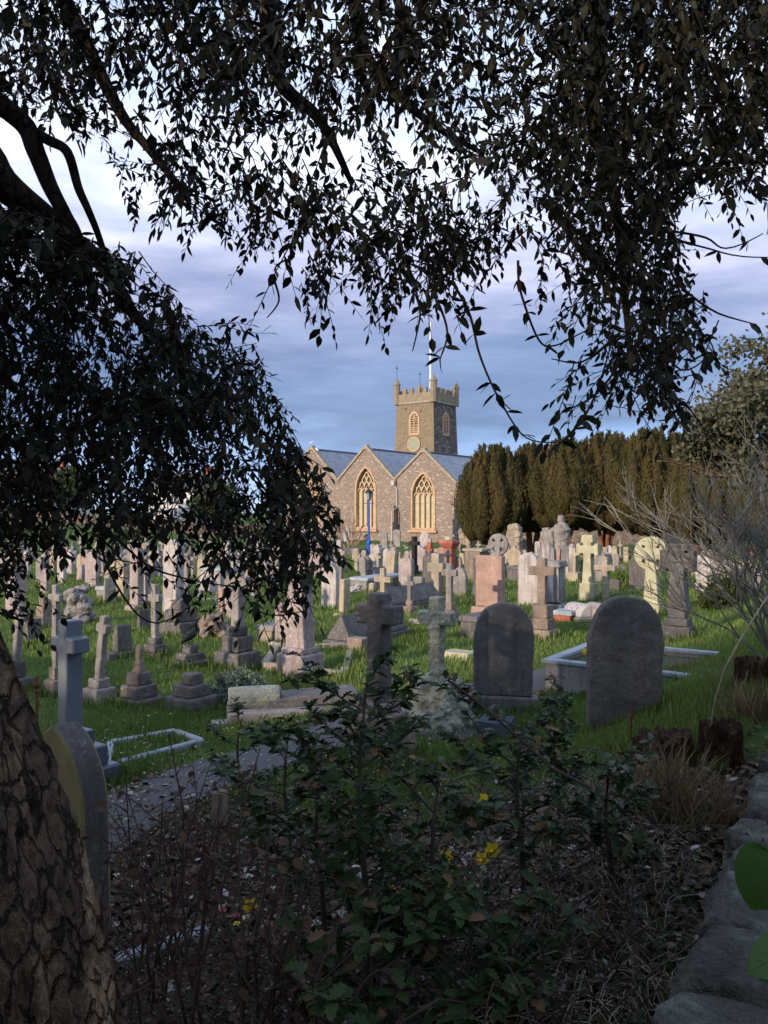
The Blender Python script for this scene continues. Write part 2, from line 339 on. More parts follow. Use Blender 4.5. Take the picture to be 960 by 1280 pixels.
# leaf templates: verts (u along, v across, w up), faces as quads (triangles repeat no vertex: all quads here)
def template(side, curl=.12, fold=.18, lift=0):
    """side: list of (u, v) from base to tip; midrib points share the same u"""
    vs = []; n = len(side)
    for i, (u, v) in enumerate(side):
        w_ = -curl*u*u
        vs += [(u, 0, w_), (u, v, w_+fold*abs(v)+(lift*(i % 2))), (u, -v, w_+fold*abs(v)+(lift*(i % 2)))]
    fs = []
    for i in range(n-1):
        a, b = 3*i, 3*(i+1)
        fs += [(a, b, b+1, a+1), (a, a+2, b+2, b)]
    return np.array(vs), np.array(fs)
T_OAK = template([(0, .01), (.3, .19), (.65, .17), (1, .005)])
T_HOLLY = template([(0, .02), (.12, .20), (.22, .13), (.38, .30), (.48, .19), (.64, .30), (.72, .16), (.85, .20), (1, .01)], curl=.25, fold=.25, lift=.05)
T_ROUND = template([(0, .02), (.2, .3), (.55, .36), (.85, .2), (1, .01)], curl=.3, fold=.15)
T_FLAKE = template([(0, .12), (1, .03)], curl=.1, fold=.1)
T_BLADE = template([(0, .03), (.6, .022), (1, .002)], curl=.35, fold=0)
def leaves(name, P, D, Nn, Ln, tmpl, mat, parent=None, wid=1., rnd=None):
    P, D, Nn = map(lambda a: np.asarray(a, float), (P, D, Nn)); Ln = np.asarray(Ln, float)
    D = D/np.linalg.norm(D, axis=1, keepdims=True)
    S = np.cross(Nn, D); S /= (np.linalg.norm(S, axis=1, keepdims=True)+1e-9); U = np.cross(D, S)
    tv, tf = tmpl
    V = P[:, None, :] + Ln[:, None, None]*(tv[None, :, 0:1]*D[:, None, :] + wid*tv[None, :, 1:2]*S[:, None, :] + tv[None, :, 2:3]*U[:, None, :])
    n = len(P); Fq = (tf[None] + (np.arange(n)*len(tv))[:, None, None]).reshape(-1, 4)
    if rnd is None: rnd = rng.random(n)
    return np_mesh(name, V.reshape(-1, 3), Fq, mat, parent, np.repeat(rnd, len(tf)))
def rdir(n):
    v = rng.normal(size=(n, 3)); return v/np.linalg.norm(v, axis=1, keepdims=True)
def ss(a, b, x):
    t = max(0., min(1., (x-a)/(b-a))); return t*t*(3-2*t)
def wp(px, py, d): return Vector(((px-480)/F*d, d, EYE-(py-640)/F*d))

# ---------------------------------------------------------------- terrain
WN = Vector((-.853, .522)); WD = Vector((.522, .853)); W0 = Vector((-.37, 0))
def wall_p(x, y): return (x-W0.x)*WN.x + (y-W0.y)*WN.y
def T(x, y):
    p = wall_p(x, y)
    z = .72*(1-ss(.2, 3.3, p))
    z += .05*math.sin(x*.9+1.3)*math.sin(y*.7) * ss(5, 9, y)
    z += .035*math.sin(x*2.3+y*1.7)*ss(5, 9, y)
    z -= .35*ss(35, 75, y)
    z += 1.6*ss(-14, -40, x)*ss(45, 85, y) if x < -14 else 0
    z += .9*ss(6, 26, x)*ss(10, 25, y)*.4
    return z
def spot(px, py, lim=300):
    d = 1.5
    while d < lim:
        q = wp(px, py, d)
        if q.z <= T(q.x, q.y): return Vector((q.x, q.y, T(q.x, q.y)))
        d += max(.02, d*.004)
    return wp(px, py, lim)
YAW = R(-35)

# ---------------------------------------------------------------- ground
def ground():
    ys = list(np.concatenate([np.arange(-30, 0, 2.), np.arange(0, 8, .12), np.arange(8, 20, .3), np.arange(20, 110, 2.), [130, 180, 260, 400, 700, 1200]]))
    xs = list(np.concatenate([[-900, -400, -200, -120], np.arange(-90, -12, 3.), np.arange(-12, -4, .4), np.arange(-4, 4, .12), np.arange(4, 12, .4), np.arange(12, 90, 3.), [120, 200, 400, 900]]))
    V = []
    for y in ys:
        for x in xs:
            z = T(x, y)
            if y < 9 and abs(x) < 5: z += .03*mnoise.noise(Vector((x*2.5, y*2.5, 0)))+.015*mnoise.noise(Vector((x*9, y*9, 3)))
            V.append((x, y, z))
    nx = len(xs); Fq = np.array([(j*nx+i, j*nx+i+1, (j+1)*nx+i+1, (j+1)*nx+i) for j in range(len(ys)-1) for i in range(nx-1)])
    m, nt, N, L, b = _mat('turf_and_soil')
    tc = N.new('ShaderNodeTexCoord'); v = tc.outputs['Object']
    n1 = noise_node(N, L, v, .35, 4); n2 = noise_node(N, L, v, 3.5, 5); n3 = noise_node(N, L, v, 30, 3, .7)
    col = mixc(N, L, mapr(N, L, n1.outputs[0], .3, .7), (.06, .11, .02), (.115, .175, .04))
    col = mixc(N, L, mapr(N, L, n2.outputs[0], .52, .72, 0, .65), col, (.10, .085, .045))
    col = mixc(N, L, mapr(N, L, n3.outputs[0], .4, .7, 0, .6), col, (.035, .06, .015))
    # bare soil of the bank along the wall (distance from the wall line)
    sp = N.new('ShaderNodeSeparateXYZ'); L.new(v, sp.inputs[0])
    a = N.new('ShaderNodeMath'); a.operation = 'MULTIPLY_ADD'; L.new(sp.outputs[0], a.inputs[0]); a.inputs[1].default_value = .6; L.new(sp.outputs[1], a.inputs[2])
    a2 = N.new('ShaderNodeMath'); a2.operation = 'MULTIPLY_ADD'; L.new(n2.outputs[0], a2.inputs[0]); a2.inputs[1].default_value = 1.6; L.new(a.outputs[0], a2.inputs[2])
    soil = mixc(N, L, mapr(N, L, n3.outputs[0], .35, .65), (.022, .015, .011), (.07, .048, .036))
    # along x the soil zone reaches about y = 6.3
    s2 = N.new('ShaderNodeMath'); s2.operation = 'MULTIPLY_ADD'; L.new(sp.outputs[0], s2.inputs[0]); s2.inputs[1].default_value = -.35; L.new(a2.outputs[0], s2.inputs[2])
    col = mixc(N, L, mapr(N, L, s2.outputs[0], 6.6, 7.6, 1, 0), col, soil)
    L.new(col, b.inputs['Base Color']); b.inputs['Roughness'].default_value = .95; b.inputs['Specular IOR Level'].default_value = .1
    bump(N, L, b, n3.outputs[0], .8, .05)
    o = np_mesh('ground', np.array(V), Fq, m, smooth=True); o['kind'] = 'structure'
ground()
def strip(name, pts, wd, mat, dz=.012):
    V = []; Fs = []
    P = []
    for a, b in zip(pts[:-1], pts[1:]):
        n = max(2, int((Vector(b)-Vector(a)).length/.25))
        P += [Vector(a).lerp(Vector(b), k/n) for k in range(n)]
    P.append(Vector(pts[-1]))
    for i, p in enumerate(P):
        t = (P[min(i+1, len(P)-1)]-P[max(i-1, 0)]).normalized(); nn = Vector((-t.y, t.x))
        for k in range(5):
            q = p + nn*wd*((k/4)-.5)*(1+.12*mnoise.noise(Vector((p.x*2, p.y*2, k))))
            V.append((q.x, q.y, T(q.x, q.y)+dz+.012*(1-abs(k/2-1))))
    Fs = [(i*5+k, i*5+k+1, (i+1)*5+k+1, (i+1)*5+k) for i in range(len(P)-1) for k in range(4)]
    o = np_mesh(name, np.array(V), np.array(Fs), mat, smooth=True); o['kind'] = 'structure'; return o
def gravelmat():
    m, nt, N, L, b = _mat('worn_tarmac'); v = N.new('ShaderNodeTexCoord').outputs['Object']
    n = noise_node(N, L, v, 60, 3, .8); n2 = noise_node(N, L, v, 2.5, 4)
    col = mixc(N, L, mapr(N, L, n.outputs[0], .35, .7), (.05, .046, .048), (.12, .112, .118)); col = mixc(N, L, mapr(N, L, n2.outputs[0], .55, .7, 0, .7), col, (.07, .085, .04))
    L.new(col, b.inputs['Base Color']); b.inputs['Roughness'].default_value = .85; bump(N, L, b, n.outputs[0], .6, .01); return m
M['tarmac'] = gravelmat()
PATH = [spot(60, 1085), spot(165, 1010), spot(350, 942), spot(560, 880), spot(690, 845), spot(840, 818)]
PATH2 = [Vector((p.x, p.y)) for p in PATH]
strip('path', PATH2, .72, 'tarmac')
def on_path(x, y):
    for a, b in zip(PATH2[:-1], PATH2[1:]):
        ab = b-a; t = max(0, min(1, (Vector((x, y))-a).dot(ab)/ab.length_squared))
        if ((a+ab*t)-Vector((x, y))).length < .42: return True
    return False

# ---------------------------------------------------------------- church
def arch(cx, z0, zs, za, a, n=10):
    """outline of a pointed-arch opening, counter-clockwise from bottom left"""
    r = za-zs; c = (r*r-a*a)/(2*a); Rr = a+c
    pts = [(cx-a, z0), (cx+a, z0)]
    a1 = math.atan2(r, c)
    right = [(cx - c + Rr*math.cos(a1*k/n), zs+Rr*math.sin(a1*k/n)) for k in range(n+1)]
    left = [(2*cx-x, z) for x, z in reversed(right[:-1])]
    return pts + right + left
def arch_half(z, zs, za, a):
    if z <= zs: return a
    r = za-zs; c = (r*r-a*a)/(2*a); Rr = a+c
    return max(0, math.sqrt(max(0, Rr*Rr-(z-zs)**2))-c)
def band(mb, inner, outer, y0, y1):
    n = len(inner); vs = []
    for (xi, zi), (xo, zo) in zip(inner, outer): vs += [(xi, y0, zi), (xo, y0, zo), (xo, y1, zo), (xi, y1, zi)]
    fs = []
    for k in range(n):
        j = (k+1) % n
        for q in range(4): fs.append((4*k+q, 4*k+(q+1) % 4, 4*j+(q+1) % 4, 4*j+q))
    mb.add(vs, fs)
def wall_with_holes(name, outline, holes, y, mat, parent):
    bm = bmesh.new(); ed = []
    for loop in [outline]+holes:
        vs = [bm.verts.new((x, y, z)) for x, z in loop]
        ed += [bm.edges.new((vs[i], vs[(i+1) % len(vs)])) for i in range(len(vs))]
    bmesh.ops.triangle_fill(bm, edges=ed, use_beauty=True, use_dissolve=False, normal=(0, -1, 0))
    me = bpy.data.meshes.new(name); bm.to_mesh(me); bm.free(); me.materials.append(M[mat])
    o = bpy.data.objects.new(name, me); C.objects.link(o); o.parent = parent; return o
M['headglass'] = plain('dark_leaded_glass', (.13, .11, .08), .3)
def church():
    root = empty('parish_church', (-1.69, 77, -.40), (0, 0, YAW))
    tag(root, 'stone church with three gables, slate roofs and a battlemented square tower', 'church')
    gs = [(-6.9, -10.35, -3.5, 5.6, 5.8, 9.25), (-.05, -3.5, 3.3, 5.8, 5.75, 9.0), (6.5, 3.3, 10.1, 5.75, 5.15, 8.40)]
    wins = [(-6.9, .95, 1.35, 4.7, 6.9), (-.1, 1.1, 1.35, 4.9, 7.05), (6.45, 1.15, 1.35, 4.35, 6.3)]
    for (cx, x0, x1, el, er, ap), (wx, a, z0, zs, za) in zip(gs, wins):
        ol = [(x0, -1), (x1, -1), (x1, er), (cx, ap), (x0, el)]
        hole = arch(wx, z0, zs, za, a+.02)
        wall_with_holes('gable_wall', ol, [hole], 0, 'church', root)
        cp = MB()
        for (xa, za_, xb, zb) in ((x0, el, cx, ap), (x1, er, cx, ap)):
            d = Vector((xb-xa, 0, zb-za_)); L_ = d.length; d.normalize(); up = Vector((-d.z, 0, d.x)); up = up if up.z > 0 else -up
            p = [Vector((xa, 0, za_)), Vector((xb, 0, zb))]
            vs = []
            for q in (p[0]-d*.1, p[1]+Vector((0, 0, .02))):
                for y_ in (-.14, .42):
                    for k in (0.0, .2): vs.append(q+up*k+Vector((0, y_, 0)))
            cp.add(vs, [(0, 1, 3, 2), (4, 6, 7, 5), (0, 4, 5, 1), (2, 3, 7, 6), (1, 5, 7, 3), (0, 2, 6, 4)])
        cp.box((cx, .14, ap-.15), (.42, .6, .42), .75)
        cp.build('coping', 'beige', root)
        # window
        gl = MB(); gp = arch(wx, z0, zs, za, a); gl.prism([(x, z) for x, z in gp if z <= zs+.01] if False else gp, .34, .37)
        win = gl.build('window', 'leadglass', root)
        sur = MB(); outer = arch(wx, z0-.18, zs, za+.24, a+.17); band(sur, arch(wx, z0, zs, za, a), outer, -.07, .36)
        outer2 = arch(wx, z0-.02, zs, za+.5, a+.4)
        sur.build('surround', 'ochre', win)
        MB().box((wx, -.06, z0-.42), (2*a+.8, .5, .22), .96).build('sill', 'ochre', win)
        vd = MB(); hp = [(x, z) for x, z in arch(wx, zs+.15, zs+.16, za-.02, arch_half(zs+.15, zs, za, a)-.01)]
        vd.prism(hp, .31, .33); vd.build('head_glass', 'headglass', win)
        tr = MB(); nl = 4; lw = 2*a/nl
        for k in range(1, nl): tr.box((wx-a+k*lw, .20, z0), (.10, .16, zs+.1-z0+.25))
        for zz in (z0+1.3, z0+2.3):
            for k in range(nl): tr.box((wx-a+(k+.5)*lw, .28, zz), (lw, .04, .035))
        def arcs(x, z, hw, h, rr=.075):
            r = h; c = max(.001, (r*r-hw*hw)/(2*hw)); R_ = hw+c; a1 = math.atan2(r, c)
            for sgn in (1, -1):
                pts = []
                for q in range(7):
                    px_, pz_ = x+sgn*(-c+R_*math.cos(a1*q/6)), z+R_*math.sin(a1*q/6)
                    if abs(px_-wx) < arch_half(pz_, zs, za, a)+.05: pts.append((px_, .22, pz_))
                if len(pts) > 1: tr.tube(pts, rr, 4)
        for k in range(nl): arcs(wx-a+(k+.5)*lw, zs-.25, lw/2, lw*.85, .07)
        for k in range(nl-1): arcs(wx-a+(k+1)*lw, zs+.32, lw/2, lw*.95)
        for k in range(nl): tr.tube([(wx-a+(k+.5)*lw, .22, zs+.3), (wx-a+(k+.5)*lw, .22, zs+.75)], .05, 4) if abs(a-(k+.5)*lw) < arch_half(zs+.75, zs, za, a) else 0
        for k in range(nl-2): arcs(wx-a+(k+1.5)*lw, zs+.85, lw/2, lw*.95)
        arcs(wx, zs+1.3, lw/2, lw*.8)
        tr.build('tracery', 'mullion', win)
    Ln = 24
    for (cx, x0, x1, el, er, ap) in gs:
        rf = MB()
        for xa, za_ in ((x0, el), (x1, er)):
            o_ = .0 if xa not in (10.1,) else .35
            sl = (ap-za_)/abs(cx-xa); xe = xa + (o_ if xa > cx else -o_); ze = za_-sl*o_
            rf.add([(xe, .1, ze-.02), (cx, .1, ap-.12), (cx, Ln, ap-.12), (xe, Ln, ze-.02), (xe, .1, ze-.17), (cx, .1, ap-.27), (cx, Ln, ap-.27), (xe, Ln, ze-.17)],
                   [(0, 1, 2, 3), (7, 6, 5, 4), (0, 3, 7, 4), (0, 4, 5, 1), (3, 2, 6, 7)])
        rf.build('roof', 'slates', root)
        MB().tube([(cx, .3, ap-.08), (cx, Ln, ap-.08)], .1, 6).build('ridge_tiles', 'slate', root)
    MB().add([(10.1, .02, -1), (10.1, Ln, -1), (10.1, Ln, 5.1), (10.1, .02, 5.1)], [(0, 1, 2, 3)]).build('side_wall', 'church', root)
    MB().add([(-10.35, .02, -1), (-10.35, Ln, -1), (-10.35, Ln, 5.5), (-10.35, .02, 5.5)], [(3, 2, 1, 0)]).build('side_wall', 'church', root)
    MB().prism([(-10.35, -1), (10.1, -1), (10.1, 5.1), (6.5, 8.2), (3.3, 5.7), (-.05, 8.8), (-3.5, 5.7), (-6.9, 9.0), (-10.35, 5.5)], Ln-.1, Ln+.3).build('rear_wall', 'church', root)
    for bx, hh in ((-3.5, 3.2), (3.35, 3.4), (9.8, 4.0)):
        bt = MB().box((bx, -.45, -1), (.55, .88, hh*.55+1)); bt.box((bx, -.3, hh*.55), (.5, .58, hh*.45), .8); bt.build('buttress', 'church', root, bevel=.03)
    gb = MB().box((3.3, -.25, 5.3), (.32, .3, .45), 1.2); gb.tube([(3.35, -.12, 5.4), (3.6, -.12, 4.9), (3.62, -.12, 3.2), (3.62, -.95, 2.9), (3.62, -.95, 0)], .06, 6); gb.build('downpipe', 'lead', root)
    # lower vestry running on behind
    # tower
    X = Vector((5.75, 95, -.40)); loc = X-Vector((-1.69, 77, -.40))
    ca, sa = math.cos(-YAW), math.sin(-YAW)
    lx, ly = loc.x*ca - loc.y*sa, loc.x*sa + loc.y*ca
    s0, s1, H = 6.25, 5.25, 15.9
    tw = MB(); cx, cy = lx-2.45, ly+2.6
    tw.box((cx, cy, 0), (s0, s0, H), s1/s0)
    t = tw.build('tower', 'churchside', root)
    rd = MB(); e = .02
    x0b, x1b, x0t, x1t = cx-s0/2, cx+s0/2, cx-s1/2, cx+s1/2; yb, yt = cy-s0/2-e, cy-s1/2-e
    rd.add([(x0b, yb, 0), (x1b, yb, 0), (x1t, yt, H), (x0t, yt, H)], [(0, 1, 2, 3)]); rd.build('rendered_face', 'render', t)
    MB().box((cx, cy, H-.02), (s1+.32, s1+.32, .2), 1).build('string_course', 'beige', t)
    def on_face(f, u, z, out=0.):       # f 0 front, 1 right side; u from the face centre
        k = s0/2+(s1/2-s0/2)*z/H
        return (cx+u, cy-k-out, z) if f == 0 else (cx+k+out, cy+u, z)
    pr = MB(); ph = s1/2
    for f in range(4):
        a = f*math.pi/2; c_, s_ = math.cos(a), math.sin(a)
        def rot(x, y): return (cx+x*c_-y*s_, cy+x*s_+y*c_)
        p = rot(0, -ph); pr.box((p[0], p[1], H+.18), (s1+.04, .3, 1.0), 1, a)
        for u in (-1.45, -.5, .5, 1.45):
            p = rot(u, -ph); pr.box((p[0], p[1], H+1.18), (.52, .3, .62), 1, a)
    pr.build('parapet', 'parapet', t)
    for u, v_, hh in ((-1, -1, 2.9), (1, -1, 2.95), (1, 1, 2.7), (-1, 1, 2.9)):
        pn = MB().lathe([(.40, -.2), (.40, hh-.75), (.47, hh-.7), (.47, hh-.55), (.36, hh-.45), (.2, hh-.15), (.11, hh), (.05, hh+.12)], 8, (cx+u*ph, cy+v_*ph, H+.18), R(22.5))
        pn.build('pinnacle', 'parapet', t)
    for u, v_ in ((-1, -1), (-1, 1)):
        vn = MB().tube([(cx+u*ph, cy+v_*ph, H+3), (cx+u*ph, cy+v_*ph, H+4.9)], .03, 5); vn.lathe([(.02, -.12), (.13, 0), (.02, .12)], 8, (cx+u*ph, cy+v_*ph, H+4.5)); vn.build('weather_vane', 'blackmetal', t)
    MB().tube([(cx+ph-.8, cy-ph+.6, H), (cx+ph-.8, cy-ph+.6, H+9.6)], [.13, .09], 8).build('flagpole', 'whitepaint', t)
    for f in (0, 1):
        z0, zs, za, a = 12.3, 13.9, 14.65, .52
        inner = arch(0, z0, zs, za, a); outer = arch(0, z0-.25, zs, za+.28, a+.24)
        sm = MB(); band(sm, inner, outer, -.07, .1)
        sm.box((0, 0, z0), (.13, .16, za-z0-.1)); sm.tube([(-.26, -.02, zs), (0, -.02, zs+.45), (.26, -.02, zs)], .05, 4)
        lv = MB(); lv.prism(inner, .02, .05)
        slat = MB()
        for k in range(8):
            zz = z0+.12+k*.27
            if zz < za-.3: slat.box((0, -.02, zz), (2*arch_half(zz, zs, za, a), .1, .09))
        for mbx, nm, mt in ((sm, 'belfry_window', 'ochre'), (lv, 'belfry_opening', 'louvre'), (slat, 'belfry_louvres', 'ochre')):
            o = mbx.build(nm, mt, t); p = on_face(f, 0, 0); k = s0/2+(s1/2-s0/2)*13.4/H
            o.location = (cx, cy-k-.05, 0) if f == 0 else (cx+k+.05, cy, 0); o.rotation_euler = (0, 0, 0 if f == 0 else math.pi/2)
    k = s0/2+(s1/2-s0/2)*11/H
    ck = MB().ring(0, 0, 0, .80, 0, .06, 32); ck.build('clock_face', 'clock', t, loc=(cx, cy-k-.14, 10.95))
    rg = MB().ring(0, 0, .78, .92, 0, .1, 32); rg.build('clock_rim', 'ochre', t, loc=(cx, cy-k-.17, 10.95))
    cm = MB()
    for q in range(12):
        a = q*math.pi/6; cm.tube([(.60*math.sin(a), 0, .60*math.cos(a)), (.74*math.sin(a), 0, .74*math.cos(a))], .03, 4)
    cm.tube([(0, 0, -.1), (0, 0, .6)], .03, 4); cm.tube([(0, 0, 0), (.05, 0, -.38)], .045, 4)
    cm.build('clock_hands', 'clockmark', t, loc=(cx, cy-k-.17, 10.95))
    for u, v_ in ((-1.3, 15.3), (.9, 14.9)):
        p = on_face(0, u, v_, .03); MB().ring(0, 0, 0, .12, 0, .04, 12).build('putlog_hole', 'louvre', t, loc=p)
    # two gulls on the left gable
    mw = root.matrix_world if False else Matrix.Translation(root.location) @ Matrix.Rotation(YAW, 4, 'Z')
    for i, (dx, dz, lab) in enumerate(((-.05, .42, 'white gull perched on the very top of the left church gable'), (.75, -.32, 'white gull perched on the coping just right of the left gable top'))):
        p = mw @ Vector((-6.9+dx, 0, 9.25+dz))
        g = MB().tube([(-.22, 0, .06), (-.1, 0, .12), (.05, 0, .14), (.12, 0, .2), (.16, 0, .27), (.22, 0, .28), (.28, 0, .27)], [.01, .07, .09, .06, .05, .045, .01], 8)
        g.tube([(0, .03, .08), (0, .03, -.02)], .012, 4); g.tube([(0, -.03, .08), (0, -.03, -.02)], .012, 4)
        o = g.build('gull', 'gull', smooth=True, loc=p, rot=(0, 0, .4+i*2)); tag(o, lab, 'gull', 'gulls on the church gable')
church()

# ---------------------------------------------------------------- grave monuments
def outline(style, w, h):
    a = w/2
    if style == 'round': return [(-a, 0), (a, 0)] + [(a*math.cos(t), h-a+a*math.sin(t)) for t in np.linspace(0, math.pi, 17)]
    if style == 'seg':
        r = .28*w; return [(-a, 0), (a, 0), (a, h-r)] + [(a*math.cos(t), h-r+r*math.sin(t)) for t in np.linspace(.12, math.pi-.12, 13)] + [(-a, h-r)]
    if style == 'gothic':
        p = arch(0, 0, h-w*.72, h, a, 10); return p
    if style == 'tallarch':
        r = .62*w; return [(-a*.96, 0), (a*.96, 0)] + [(a*math.copysign(abs(math.cos(t))**.8, math.cos(t)), h-r+r*math.sin(t)) for t in np.linspace(0, math.pi, 21)]
    if style == 'flat': return [(-a, 0), (a, 0), (a, h), (-a, h)]
    if style == 'peak': return [(-a, 0), (a, 0), (a, h-.45*w), (0, h), (-a, h-.45*w)]
    if style == 'shoulder': 
        s = .2*w; r = a-s*.7
        return [(-a, 0), (a, 0), (a, h-r-.02), (a-s*.7, h-r)] + [(r*math.cos(t), h-r+r*math.sin(t)) for t in np.linspace(0.01, math.pi-.01, 13)] + [(-a+s*.7, h-r), (-a, h-r-.02)]
    if style == 'ogee':
        up = [(a, h-.55*w), (a*.96, h-.42*w), (a*.75, h-.28*w), (a*.42, h-.20*w), (a*.2, h-.12*w), (a*.1, h-.03*w), (0, h)]
        return [(-a, 0), (a, 0)] + up + [(-x, z) for x, z in reversed(up[:-1])]
    if style == 'jag':
        return [(-a, 0), (a, 0), (a*.95, h*.82), (a*.6, h*.86), (a*.5, h*.97), (a*.1, h), (-a*.1, h*.93), (-a*.45, h*.97), (-a*.7, h*.88), (-a, h*.85)]
    if style == 'wedge': return [(-a, 0), (a, 0), (a*.55, h*.9), (a*.3, h), (-a*.25, h*.97), (-a*.5, h*.85)]
    raise ValueError(style)
def cross_outline(span, h, t, arm, style='latin'):
    a, q = span/2, t/2
    if style == 'latin':
        return [(-q, 0), (q, 0), (q, arm-q), (a, arm-q), (a, arm+q), (q, arm+q), (q, h), (-q, h), (-q, arm+q), (-a, arm+q), (-a, arm-q), (-q, arm-q)]
    # flared arms
    f = q*1.55; b = q*1.35
    return [(-b, 0), (b, 0), (q*.9, arm-q*2.2), (q, arm-q), (a*.65, arm-q), (a*.7, arm-f), (a, arm-f*.9), (a, arm+f*.9), (a*.7, arm+f), (a*.65, arm+q), (q, arm+q), (q, arm+a*.6), (f, arm+a*.66), (f*.9, h),
            (-f*.9, h), (-f, arm+a*.66), (-q, arm+a*.6), (-q, arm+q), (-a*.65, arm+q), (-a*.7, arm+f), (-a, arm+f*.9), (-a, arm-f*.9), (-a*.7, arm-f), (-a*.65, arm-q), (-q, arm-q), (-q*.9, arm-q*2.2)]
BASES = []
def place(px, by, back=.0, yaw=None):
    P = spot(px, by); v = Vector((px-480, F)).normalized()
    x, y = P.x+v.x*back, P.y+v.y*back
    return Vector((x, y, T(x, y)-.02)), P.y/F
def steps_mb(root, steps, m, mat, tot=0., rough=None, name='step'):
    """steps listed from the top down, (apparent width px, height px); returns height of the top of the steps"""
    z = 0.
    hs = []
    for wpx, hpx in reversed(steps):
        wd = wpx*m/1.39; h = hpx*m
        MB().box((0, 0, z - (.06 if z == 0 else 0)), (wd, wd*.98, h + (.06 if z == 0 else 0)), .97).build(name, mat, root, bevel=min(.018, wd*.03), rough=rough)
        z += h - .0
    return z
def slab(px, by, w, h, mat, label, style='round', t=.13, yaw=YAW, tilt=(0, 0), plinth=None, cat='gravestone', rough=None, group='headstones standing across the churchyard', pmat=None, name='gravestone'):
    P, m = place(px, by, .1); BASES.append((P.x, P.y, w*m*.5, .13, yaw))
    if rough is None and by > 740: rough = (.022, .022, .14)
    cs = math.cos(yaw); sn = abs(math.sin(yaw))
    H = h*m; W = max(.15, (w*m - t*sn)/cs)
    base = 0
    rot = (R(tilt[0]), R(tilt[1]), yaw)
    if plinth:
        root = empty(name, P, rot); tag(root, label, cat, group)
        ph = plinth*m; MB().box((0, 0, -.1), (W*1.22, t*2.4, ph+.1), .95).build('plinth', pmat or mat, root, bevel=.015, rough=rough)
        pts = [(x, z+ph) for x, z in outline(style, W, H-ph)]
        MB().prism(pts, -t/2, t/2).build('slab', mat, root, bevel=.012, rough=rough)
        return root
    pts = [(x, z if z > 0 else -.12) for x, z in outline(style, W, H)]
    o = MB().prism(pts, -t/2, t/2).build(name, mat, bevel=.012, loc=P, rot=rot, rough=rough)
    return tag(o, label, cat, group)
def cross(px, by, span, h, mat, label, steps=(), th=None, style='latin', tilt=(0, 0), armf=.72, yaw=YAW, smat=None, dep=None, ringr=None, rough=None, srough=None, cat='stone cross', group='stone crosses in the churchyard', name='stone_cross', back=None):
    """h = full height in px from ground to top"""
    sw = max([s[0] for s in steps], default=0)
    P0, m = place(px, by, 0)
    if by > 780 and px != 88: rough = rough or (.015, .02, .1); srough = srough or (.02, .028, .13)
    bk = (sw*m/1.39*.62) if back is None else back
    P, _ = place(px, by, bk); 
    BASES.append((P.x, P.y, max(sw*m/1.39, .2)*.5, max(sw*m/1.39, .2)*.5, yaw))
    root = empty(name, P, (0, 0, yaw)); tag(root, label, cat, group)
    zt = steps_mb(root, list(steps), m, smat or mat, rough=srough) if steps else 0
    hh = h*m-zt; t = (th*m if th else h*m*.1); d = dep or t*.85
    sp = (span*m - d*abs(math.sin(yaw)))/math.cos(yaw)
    arm = hh*armf
    mb = MB().prism(cross_outline(sp, hh+.05, t, arm+.05, 'flared' if style != 'latin' else 'latin'), -d/2, d/2)
    if style == 'celtic':
        r = ringr or sp*.36; mb.ring(0, arm+.05, r*.72, r, -d*.36, d*.36)
    o = mb.build('cross', mat, root, bevel=0 if style == 'celtic' and False else min(.012, t*.08), rough=rough, loc=(0, 0, zt-.05), rot=(R(tilt[0]), R(tilt[1]), 0))
    return root
def pedestal(px, by, steps, mat, label, top=None, rough=None, tilt=0):
    sw = max(s[0] for s in steps); P0, m = place(px, by, 0); P, _ = place(px, by, sw*m/1.39*.62)
    if by > 780: rough = rough or (.02, .03, .13)
    BASES.append((P.x, P.y, sw*m/2.78, sw*m/2.78, YAW))
    root = empty('stepped_pedestal', P, (0, R(tilt), YAW)); tag(root, label, 'stepped pedestal', 'stepped pedestals that lost their crosses')
    z = steps_mb(root, steps, m, mat, rough=rough)
    if top:
        mb = MB(); q = top[0]*m/1.39
        mb.box((0, 0, z-.03), (q, q, top[1]*m*.22), .85); mb.box((0, 0, z-.05+top[1]*m*.2), (q*.78, q*.7, top[1]*m*.8), .72)
        mb.build('broken_shaft', top[2], root, bevel=.02, rough=(.02, .05, .12))
    return root
def coped(px, by, w, h, length, mat, label, yaw=YAW, cat='tomb', group=None, plinth=.14):
    """low hipped or coped tombstone, its narrow end towards -y"""
    P, m = place(px, by, .3); W = w*m; H = h*m
    root = empty('coped_tomb', P, (0, 0, yaw)); tag(root, label, cat, group)
    MB().box((0, length/2, -.05), (W*1.15, length*1.06, plinth+.05), .98).build('plinth', mat, root, bevel=.015)
    mb = MB(); a = W/2; l0, l1 = .03*length, length*.97
    mb.add([(-a, l0, plinth), (a, l0, plinth), (a, l1, plinth), (-a, l1, plinth), (0, l0+.08, H), (0, l1-.08, H), (-a, l0, plinth+.1*H), (a, l0, plinth+.1*H), (a, l1, plinth+.1*H), (-a, l1, plinth+.1*H)],
           [(3, 2, 1, 0), (0, 1, 7, 4, 6), (2, 3, 9, 5, 8), (1, 2, 8, 7), (3, 0, 6, 9), (7, 8, 5, 4), (9, 6, 4, 5)])
    mb.build('coped_slab', mat, root, bevel=.012)
    return root
def ledger(px, by, w, length, hz, mat, label, yaw=YAW, mat2=None, cat='tomb', name='ledger_tomb', over=1.06, group=None):
    P, m = place(px, by, .2); W = w*m
    root = empty(name, P, (0, 0, yaw)); tag(root, label, cat, group)
    MB().box((0, length/2, -.08), (W, length, hz-.08+.08)).build('chest', mat, root, bevel=.015)
    MB().box((0, length/2, hz-.08), (W*over+.06, length*1.03, .1), .97).build('top_slab', mat2 or mat, root, bevel=.015)
    return root
